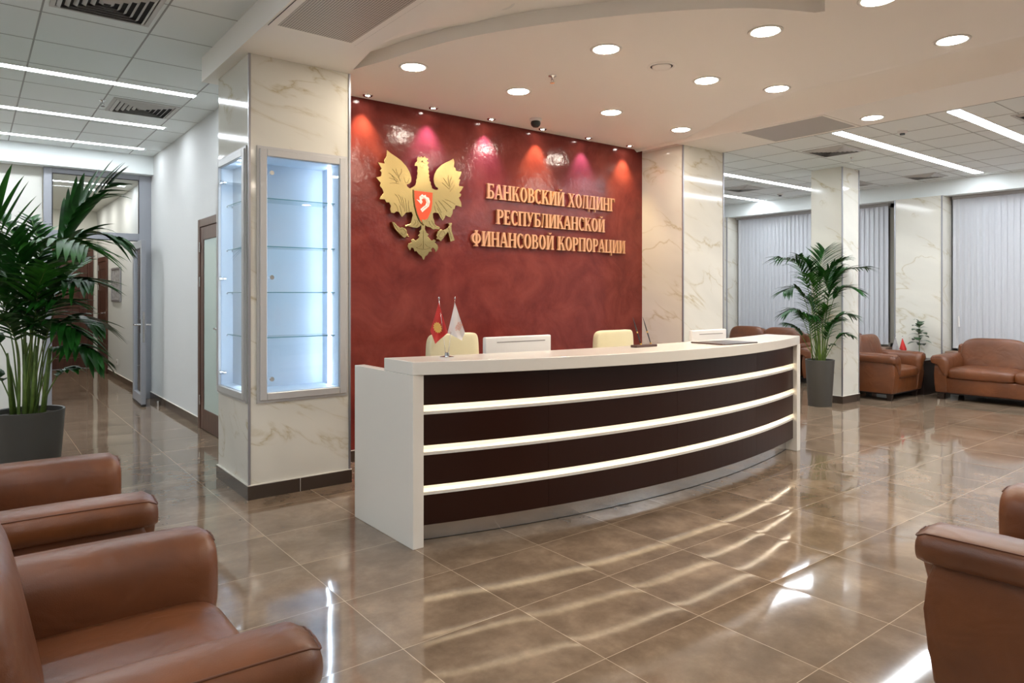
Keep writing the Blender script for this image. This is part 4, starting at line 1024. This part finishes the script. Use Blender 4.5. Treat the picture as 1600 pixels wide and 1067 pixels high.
# left palm: planter at depth 5.6 m, 0.55 high; lateral unit = metres to the right of the planter
potL = [(0, 0), (.205, 0), (.21, .01), (.248, .53), (.250, .548), (.246, .552), (.232, .548), (.228, .50), (0, .50)]
FL = []
def pxl(x, y, depth_off=0):     # image position -> (lateral, forward, height) beside the left planter
    dep = 5.6+depth_off; return ((x-800)/1085*dep-(45-800)/1085*5.6, depth_off, H+(460-y)/1085*dep)
def pxr(x, y, depth_off=0):
    dep = 9.24+depth_off; return ((x-800)/1085*dep-(1281-800)/1085*9.24, depth_off, H+(460-y)/1085*dep)
FL = [
 ((-.02, 0), [pxl(40, 560), pxl(70, 480, -.05), pxl(92, 400, -.1), pxl(122, 330, -.1), pxl(172, 290, -.1)], dict(s=1.05, pet=.55, dr=.15, tw=.9)),
 ((.03, .02), [pxl(70, 540), pxl(95, 450, .1), pxl(110, 395, .2), pxl(135, 365, .3), pxl(182, 372, .4)], dict(s=.75, pet=.62, dr=.45)),
 ((-.05, 0), [pxl(38, 540), pxl(30, 450, -.1), pxl(10, 380, -.2), pxl(-12, 330, -.3), pxl(-45, 300, -.35)], dict(s=1.0, pet=.45, dr=.1, tw=.95, light=1)),
 ((0, .03), [pxl(50, 520), pxl(45, 430, .15), pxl(20, 365, .3), pxl(-20, 325, .4)], dict(s=.8, pet=.5, dr=.2)),
 ((.02, -.03), [pxl(48, 540, -.1), pxl(46, 460, -.2), pxl(60, 400, -.35), pxl(95, 375, -.5), pxl(130, 385, -.6)], dict(s=1.0, pet=.5, dr=.35, light=1)),
 ((.04, 0), [pxl(60, 540), pxl(75, 480, -.1), pxl(100, 440, -.2), pxl(140, 440, -.3)], dict(s=.85, pet=.5, dr=.4)),
 ((.05, .02), [pxl(70, 560), pxl(90, 520, .05), pxl(115, 498, .1), pxl(150, 505, .1)], dict(s=.75, pet=.48, dr=.4)),
 ((.05, -.02), [pxl(72, 580), pxl(95, 550), pxl(120, 540, -.1), pxl(150, 556, -.1)], dict(s=.55, pet=.5, dr=.45)),
 ((-.08, 0), [pxl(20, 540), pxl(0, 470, .1), pxl(-30, 430, .2), pxl(-75, 420, .3)], dict(s=1.0, pet=.45, dr=.35)),
 ((-.06, -.04), [pxl(28, 560, -.1), pxl(15, 500, -.25), pxl(-5, 455, -.4), pxl(-40, 430, -.6)], dict(s=.95, pet=.42, dr=.3, light=1)),
 ((0, -.05), [pxl(40, 560, -.1), pxl(40, 490, -.3), pxl(38, 430, -.5), pxl(20, 380, -.7)], dict(s=1.0, pet=.45, dr=.25)),
 ((.02, .05), [pxl(60, 520, .1), pxl(68, 440, .2), pxl(62, 385, .35), pxl(50, 345, .5)], dict(s=.65, pet=.5, dr=.2)),
 ((-.08, .02), [pxl(15, 570), pxl(-5, 530), pxl(-30, 520, -.1), pxl(-65, 545, -.1)], dict(s=.6, pet=.45, dr=.4)),
 ((.06, .02), [pxl(82, 600), pxl(98, 580), pxl(118, 576)], dict(s=.28, n=6, pet=.5, dr=.4)),
 ((-.1, 0), [pxl(10, 610), pxl(-5, 585), pxl(-30, 580)], dict(s=.3, n=7, pet=.5, dr=.4)),
 ((0, .04), [pxl(52, 560, .1), pxl(62, 500, .2), pxl(85, 455, .25), pxl(120, 415, .3)], dict(s=.95, pet=.48, dr=.3)),
 ((.03, -.04), [pxl(62, 560, -.1), pxl(74, 520, -.2), pxl(92, 505, -.3), pxl(118, 520, -.35)], dict(s=.75, pet=.4, dr=.35)),
 ((-.04, -.05), [pxl(30, 560, -.15), pxl(20, 520, -.3), pxl(4, 500, -.45), pxl(-25, 500, -.5)], dict(s=.8, pet=.4, dr=.35)),
 ((.0, -.06), [pxl(48, 550, -.15), pxl(54, 500, -.3), pxl(60, 450, -.45), pxl(72, 420, -.6)], dict(s=.9, pet=.42, dr=.3, light=1)),
 ((.02, .0), [pxl(55, 540), pxl(62, 480), pxl(78, 430), pxl(105, 405, .1)], dict(s=.85, pet=.45, dr=.3)),
 ((-.03, -.02), [pxl(35, 540), pxl(22, 470, -.1), pxl(8, 410, -.15), pxl(-15, 370, -.2)], dict(s=1.0, pet=.45, dr=.3)),
 ((.0, 0), [pxl(45, 560), pxl(52, 510, -.1), pxl(70, 480, -.25), pxl(92, 470, -.4)], dict(s=.9, pet=.4, dr=.35)),
]
stemsL = [(-.12+.26*i/9+random.Random(i).uniform(-.015, .015), random.Random(i+50).uniform(-.09, .09), (-.06+.14*i/9), random.Random(i+9).uniform(-.05, .05), .45+.2*random.Random(i+3).random(), .016) for i in range(10)]
pc = FW*5.6+RT*((45-800)/1085*5.6)
palm('large leafy palm in a wide dark grey planter at the left edge', (pc.x, pc.y, 0), potL, .229, .51, FL, .50, .042, 13, stemsL)
potR = [(0, 0), (.140, 0), (.146, .008), (.180, .60), (.182, .612), (.178, .616), (.168, .612), (.165, .56), (0, .56)]
FR = [
 ((0, .0), [pxr(1280, 500), pxr(1276, 450), pxr(1282, 415, .1), pxr(1288, 392, .2)], dict(s=1.15, pet=.55, dr=.2, tw=0)),
 ((-.02, 0), [pxr(1272, 500), pxr(1262, 450), pxr(1245, 412, -.05), pxr(1217, 402, -.1)], dict(s=.95, pet=.5, dr=.4)),
 ((.02, 0), [pxr(1290, 500), pxr(1296, 455), pxr(1315, 425, .0), pxr(1350, 417, .05)], dict(s=1.0, pet=.5, dr=.35)),
 ((-.02, -.02), [pxr(1268, 510), pxr(1258, 470, -.1), pxr(1244, 450, -.1), pxr(1226, 455, -.2)], dict(s=.75, pet=.55, dr=.35)),
 ((.02, -.02), [pxr(1292, 510), pxr(1302, 470, -.1), pxr(1316, 450, -.1), pxr(1338, 452, -.2)], dict(s=.8, pet=.52, dr=.4)),
 ((0, -.03), [pxr(1278, 520, -.1), pxr(1275, 480, -.2), pxr(1270, 450, -.3), pxr(1262, 430, -.45)], dict(s=.9, pet=.5, dr=.3, light=1)),
 ((.02, .02), [pxr(1288, 520, .1), pxr(1294, 470, -.1), pxr(1300, 440, -.1), pxr(1305, 425, -.1)], dict(s=.9, pet=.5, dr=.3)),
 ((-.03, .0), [pxr(1266, 530), pxr(1255, 500), pxr(1244, 485), pxr(1230, 487)], dict(s=.7, pet=.5, dr=.45)),
 ((.03, .0), [pxr(1294, 530), pxr(1304, 505), pxr(1315, 492), pxr(1330, 492)], dict(s=.65, pet=.5, dr=.45)),
 ((-.03, -.02), [pxr(1264, 545), pxr(1250, 520), pxr(1240, 510), pxr(1228, 505)], dict(s=.5, pet=.45, dr=.4)),
 ((.03, -.02), [pxr(1296, 548), pxr(1308, 530), pxr(1316, 522), pxr(1328, 523)], dict(s=.45, pet=.5, dr=.5)),
 ((.0, -.04), [pxr(1282, 530, -.1), pxr(1286, 500, -.25), pxr(1292, 480, -.4)], dict(s=.8, pet=.45, dr=.3, light=1)),
 ((.0, .03), [pxr(1276, 530, .1), pxr(1270, 490, .25), pxr(1262, 465, .4)], dict(s=.85, pet=.45, dr=.3)),
 ((-.01, -.03), [pxr(1276, 490, -.05), pxr(1268, 440, -.15), pxr(1262, 415, -.2), pxr(1250, 400, -.3)], dict(s=.8, pet=.5, dr=.35)),
 ((.01, -.03), [pxr(1286, 490, -.05), pxr(1292, 445, -.15), pxr(1300, 420, -.2), pxr(1318, 405, -.3)], dict(s=.8, pet=.5, dr=.35)),
 ((.0, -.04), [pxr(1280, 520, -.1), pxr(1280, 470, -.2), pxr(1284, 440, -.3), pxr(1288, 425, -.4)], dict(s=.9, pet=.45, dr=.3)),
 ((-.02, -.05), [pxr(1272, 540, -.1), pxr(1264, 505, -.2), pxr(1254, 490, -.3)], dict(s=.7, pet=.42, dr=.4, light=1)),
 ((.02, -.05), [pxr(1288, 540, -.1), pxr(1298, 510, -.2), pxr(1308, 500, -.3)], dict(s=.7, pet=.42, dr=.4)),
 ((.02, 0), [pxr(1290, 555), pxr(1297, 540), pxr(1302, 538)], dict(s=.25, n=5, pet=.5, dr=.5)),
 ((-.01, -.03), [pxr(1277, 520, -.1), pxr(1272, 500, -.2), pxr(1262, 492, -.3)], dict(s=.8, pet=.5, dr=.4)),
]
stemsR = [(-.07+.15*i/8, random.Random(i+70).uniform(-.06, .06), (-.05+.11*i/8), 0, .4+.2*random.Random(i+5).random(), .010) for i in range(9)]
pc = FW*9.24+RT*((1281-800)/1085*9.24)
palm('slender palm in a tall tapered grey planter beside the free-standing column', (pc.x, pc.y, 0), potR, .166, .575, FR, .40, .020, 17, stemsR, .006)

# ------------------------------------------------------------------ ceiling fittings
def downlight(x, y, z, label, r=.088, mat='down'):
    t = thing('downlight', label, 'ceiling lamp', (x, y, z), 0, 'round recessed downlights')
    bm = bmesh.new(); lathe(bm, [(r, -.001), (r+.004, -.006), (r+.022, -.006), (r+.026, -.0005), (r+.02, 0)], n=40); fin('trim_ring', bm, M['ring'], t, True)
    bm = bmesh.new(); lathe(bm, [(0, -.005), (r*.98, -.005), (r, -.002)], n=40); fin('diffuser', bm, M[mat], t, True)
    return t
DL = [(2.702, 4.696, ZB, 'round downlight above the eagle side of the desk, nearest the display pillar'),
 (3.741, 4.698, ZB, 'second round downlight from the left in the row nearest the red wall'),
 (4.879, 4.691, ZB, 'round downlight in the row nearest the red wall, just right of the dome camera'),
 (5.976, 4.724, ZB, 'round downlight closest to the pillar at the right end of the red wall'),
 (3.593, 3.504, ZB, 'round downlight left of the round ceiling speaker in the middle row'),
 (4.768, 3.509, ZB, 'round downlight right of the round ceiling speaker in the middle row'),
 (4.187, 2.611, ZB, 'large round downlight at top centre-right, nearest to the curved ceiling edge corner'),
 (2.644, 3.536, ZN, 'round downlight cut by the top edge, beside the perforated ceiling grille'),
 (5.434, 3.28, ZB, 'round downlight close to the left of the flat grey ceiling panel'),
 (5.351, 1.908, ZB, 'round downlight high at the right, left of the long white light line'),
 (4.262, 1.916, ZB, 'round downlight barely cut by the top edge, right of centre'),
 (6.963, 3.184, ZC, 'round downlight on the lower ceiling band beside the flat grey panel')]
for a in DL: downlight(*a)
# unseen lamps added behind the viewer for more ambient light
for i, (x, y) in enumerate([(2.8, 1.0), (4.3, .4), (5.4, .4), (3.6, -1.2), (5.2, -1.2), (3.6, -3.0), (5.2, -3.0)]):
    downlight(x, y, ZB if x > 3.3 else ZN, 'unseen round downlight added behind the viewer for ambient light', .088)
def led_line(x0, x1, y, z, label, wd=.105, g='white light lines in the ceiling'):
    t = thing('led_line', label, 'ceiling lamp', ((x0+x1)/2, y, z), 0, g); h = (x1-x0)/2
    bm = bmesh.new()
    bx(bm, -h-.006, h+.006, -wd/2-.006, -wd/2, -.004, 0); bx(bm, -h-.006, h+.006, wd/2, wd/2+.006, -.004, 0)
    fin('housing', bm, M['ring'], t)
    box('diffuser', -h, h, -wd/2, wd/2, -.003, 0, M['led'], t)
for y, l in ((7.27, 'nearest of the three white light lines in the left ceiling'), (8.88, 'middle one of the three white light lines in the left ceiling'), (10.33, 'farthest of the three white light lines in the left ceiling')):
    led_line(-3.2, 1.74+.03*(y-7.27), y, ZL, l)
for y, x1, l in ((2.59, 11.3, 'white light line in the right ceiling running out of the right edge'), (3.70, 11.34, 'long white light line in the right ceiling ending above the windows'), (5.99, 11.1, 'white light line seen between the pillar and the free-standing column'), (7.28, 11.55, 'short-looking farthest white light line beside the pillar')):
    led_line(7.3, x1, y, ZC, l, .115)
for y in (1.2, -.4, -2.0, -3.6): led_line(7.3, 11.3, y, ZC, 'unseen white light line added on the window side behind the viewer', .115)  # unseen light lines, added to brighten the window side
for y in (3.6, 1.8, 0, -2.0, -4.0): led_line(-3.2, .2, y, ZL, 'unseen white light line added to the left ceiling for more light')  # added out of view only to give the left side more light
# corridor lamps
led_line(.9, 1.9, 12.2, 3.16, 'white light line in the corridor seen through the transom glass', .08)
for i, (x, y) in enumerate([(1.55, 12.9), (1.5, 14.2), (1.5, 15.4)]):
    downlight(x, y, 3.16, ['corridor downlight nearest the glass transom', 'middle corridor downlight seen through the transom', 'farthest corridor downlight near the dark door'][i], .07, 'cdown')

# wall-washing spots along the red wall: small fittings, tinted lamps
TW = [(1, .74, .42), (.62, .42, 1), (.62, .40, 1), (1, .74, .40), (.52, .42, 1.0), (1, .74, .40)]
SPL = ['small spotlight at the left end of the red wall throwing orange light', 'small pink-tinted spotlight above the left wing of the eagle', 'small pink-violet spotlight above and right of the eagle', 'small orange-tinted spotlight right beside the dome camera', 'small violet-tinted spotlight over the end of the lettering', 'small orange-tinted spotlight at the right end of the red wall']
for k in range(6):
    x = 2.768+.676*k; t = thing('spotlight', SPL[k], 'ceiling lamp', (x, 5.61, ZB), 0, 'small spotlights washing the red wall')
    bm = bmesh.new(); lathe(bm, [(.022, -.001), (.026, -.008), (.040, -.008), (.044, 0)], n=28); fin('trim_ring', bm, M['chrome'], t, True)
    bm = bmesh.new(); lathe(bm, [(0, -.007), (.018, -.006), (.022, -.002)], n=24); fin('bulb', bm, M['bulb'], t, True)
    ld = bpy.data.lights.new('spot_beam', 'SPOT'); ld.energy = 24 if k in (0, 3, 5) else 26; ld.color = TW[k]; ld.spot_size = radians(72); ld.spot_blend = .9; ld.shadow_soft_size = .015
    lo = bpy.data.objects.new('spot_beam', ld); C.objects.link(lo); lo.parent = t; lo.location = (0, 0, -.02); lo.rotation_euler = (radians(8), 0, 0)

# square air diffusers
def diffuser(x, y, z, s, label, n=6):
    t = thing('air_diffuser', label, 'air vent', (x, y, z), 0, 'square ceiling air diffusers'); h = s/2
    bm = bmesh.new()
    for a in [(-h, h, -h, -h+.03), (-h, h, h-.03, h), (-h, -h+.03, -h+.03, h-.03), (h-.03, h, -h+.03, h-.03)]: bx(bm, a[0], a[1], a[2], a[3], -.008, 0)
    fin('frame', bm, M['vent'], t)
    box('cavity', -h+.03, h-.03, -h+.03, h-.03, -.002, -.0002, M['ventdark'], t)
    bm = bmesh.new(); m = h-.03
    for k in range(n):
        r0 = m-(m*.98)*k/n-.006; wd = m/n*.50
        P = [(-r0, -r0), (r0, -r0), (r0, r0), (-r0, r0)]; r1 = r0-wd; Q = [(-r1, -r1), (r1, -r1), (r1, r1), (-r1, r1)]
        if r1 <= 0: break
        for i in range(4):
            j = (i+1) % 4
            v = [bm.verts.new((*P[i], -.004)), bm.verts.new((*P[j], -.004)), bm.verts.new((*Q[j], -.022)), bm.verts.new((*Q[i], -.022))]
            v2 = [bm.verts.new((q.co.x, q.co.y, q.co.z+.002)) for q in v]
            bm.faces.new(v); bm.faces.new(v2[::-1])
            for a in range(4): bm.faces.new((v[a], v[(a+1) % 4], v2[(a+1) % 4], v2[a]))
    fin('louvres', bm, M['vent'], t)
diffuser(1.42, 8.08, ZL, .60, 'square air diffuser between two light lines of the left ceiling')
diffuser(.72, 5.28, ZL, .60, 'square air diffuser cut by the top edge at the left')
diffuser(8.20, 4.20, ZC, .52, 'dark-slotted air diffuser right of the flat grey ceiling panel')
diffuser(11.0, 4.28, ZC, .45, 'air diffuser high above the armchair near the window soffit')
diffuser(8.18, 2.06, ZC, .52, 'air diffuser cut by the right edge beside the light line')
diffuser(9.95, 6.62, ZC, .50, 'air diffuser seen between two light lines right of the pillar')
diffuser(10.9, 5.3, ZC, .45, 'air diffuser just right of the top of the free-standing column')
# perforated grilles
t = thing('ceiling_grille', 'large perforated grille in the ceiling above the display pillar', 'air vent', (1.82, 3.80, ZA))
box('perforated_panel', -.255, .255, -.70, .655, -.006, -.001, M['perf'], t)
bm = bmesh.new()
for a in [(-.30, -.255, -.745, .70), (.255, .30, -.745, .70), (-.255, .255, -.745, -.70), (-.255, .255, .655, .70)]: bx(bm, a[0], a[1], a[2], a[3], -.005, 0)
fin('frame', bm, M['ceil'], t)
bm = bmesh.new()
for a in [(-.302, -.300, -.75, .70), (.300, .302, -.75, .70), (-.302, .302, .700, .702)]: bx(bm, a[0], a[1], a[2], a[3], -.004, 0)
fin('shadow_gap', bm, M['ventdark'], t)
t = thing('ceiling_panel', 'flat grey grille panel in the lower ceiling band right of the pillar', 'air vent', (6.83, 3.89, ZC))
box('perforated_panel', -.34, .34, -.45, .45, -.005, -.001, M['grille'], t)
bm = bmesh.new()
for a in [(-.37, -.34, -.48, .48), (.34, .37, -.48, .48), (-.34, .34, -.48, -.45), (-.34, .34, .45, .48)]: bx(bm, a[0], a[1], a[2], a[3], -.007, 0)
fin('frame', bm, M['ceil'], t)
# speaker, camera, sprinklers, detectors
t = thing('ceiling_speaker', 'flat round white ceiling speaker between two downlights', 'speaker', (4.20, 3.505, ZB))
bm = bmesh.new(); lathe(bm, [(.085, 0), (.087, -.006), (.110, -.006), (.114, 0)], n=40); fin('outer_ring', bm, M['ceil'], t, True)
bm = bmesh.new(); lathe(bm, [(.072, -.001), (.088, -.0012)], n=40); fin('shadow_ring', bm, M['ventdark'], t)
bm = bmesh.new(); lathe(bm, [(0, -.012), (.066, -.012), (.072, -.008), (.072, 0)], n=40); fin('disc', bm, M['ceil'], t, True, auto=40)
t = thing('dome_camera', 'black dome camera on a white mount near the top of the red wall', 'security camera', (4.462, 5.326, ZB))
bm = bmesh.new(); lathe(bm, [(.062, 0), (.062, -.02), (.052, -.028), (0, -.028)], n=32); fin('mount', bm, M['whitep'], t, True, auto=40)
bm = bmesh.new(); lathe(bm, [(.045, -.028), (.050, -.045), (.044, -.068), (.026, -.085), (0, -.09)], n=32); fin('dome', bm, M['blackp'], t, True)
def sprinkler(x, y, z, label, s=1):
    t = thing('sprinkler', label, 'sprinkler', (x, y, z), 0, 'ceiling sprinklers')
    bm = bmesh.new(); lathe(bm, [(.032*s, 0), (.032*s, -.004), (.012*s, -.006), (.008*s, -.03*s), (0, -.03*s)], n=20); fin('escutcheon', bm, M['chrome'], t, True)
    bm = bmesh.new(); tube(bm, [(-.010*s, 0, -.02*s), (-.012*s, 0, -.04*s), (0, 0, -.055*s), (.012*s, 0, -.04*s), (.010*s, 0, -.02*s)], .002*s, 6); cyl(bm, (0, 0, -.057*s), .020*s, .003, 20); fin('deflector', bm, M['chrome'], t, True, auto=40)
sprinkler(3.693, 4.20, ZB, 'small sprinkler in the curved ceiling panel between the first downlights')
sprinkler(8.776, 4.274, ZC, 'small sprinkler hanging below the right ceiling in front of the column top')
sprinkler(1.05, 8.0, ZL, 'small white sprinkler in the left tiled ceiling beside the air diffuser')
def detector(x, y, z, label):
    t = thing('smoke_detector', label, 'smoke detector', (x, y, z), 0, 'smoke detectors')
    bm = bmesh.new(); lathe(bm, [(.05, 0), (.05, -.015), (.03, -.024), (0, -.024)], n=28); fin('housing', bm, M['whitep'], t, True, auto=40)
    bm = bmesh.new(); lathe(bm, [(.026, -.024), (.024, -.04), (0, -.042)], n=24); fin('sensor', bm, M['blackp'], t, True, auto=40)
detector(7.793, 3.253, ZC, 'smoke detector between the two big light lines on the right')
detector(11.0, 6.58, ZC, 'tiny smoke detector near the far light line beside the pillar')
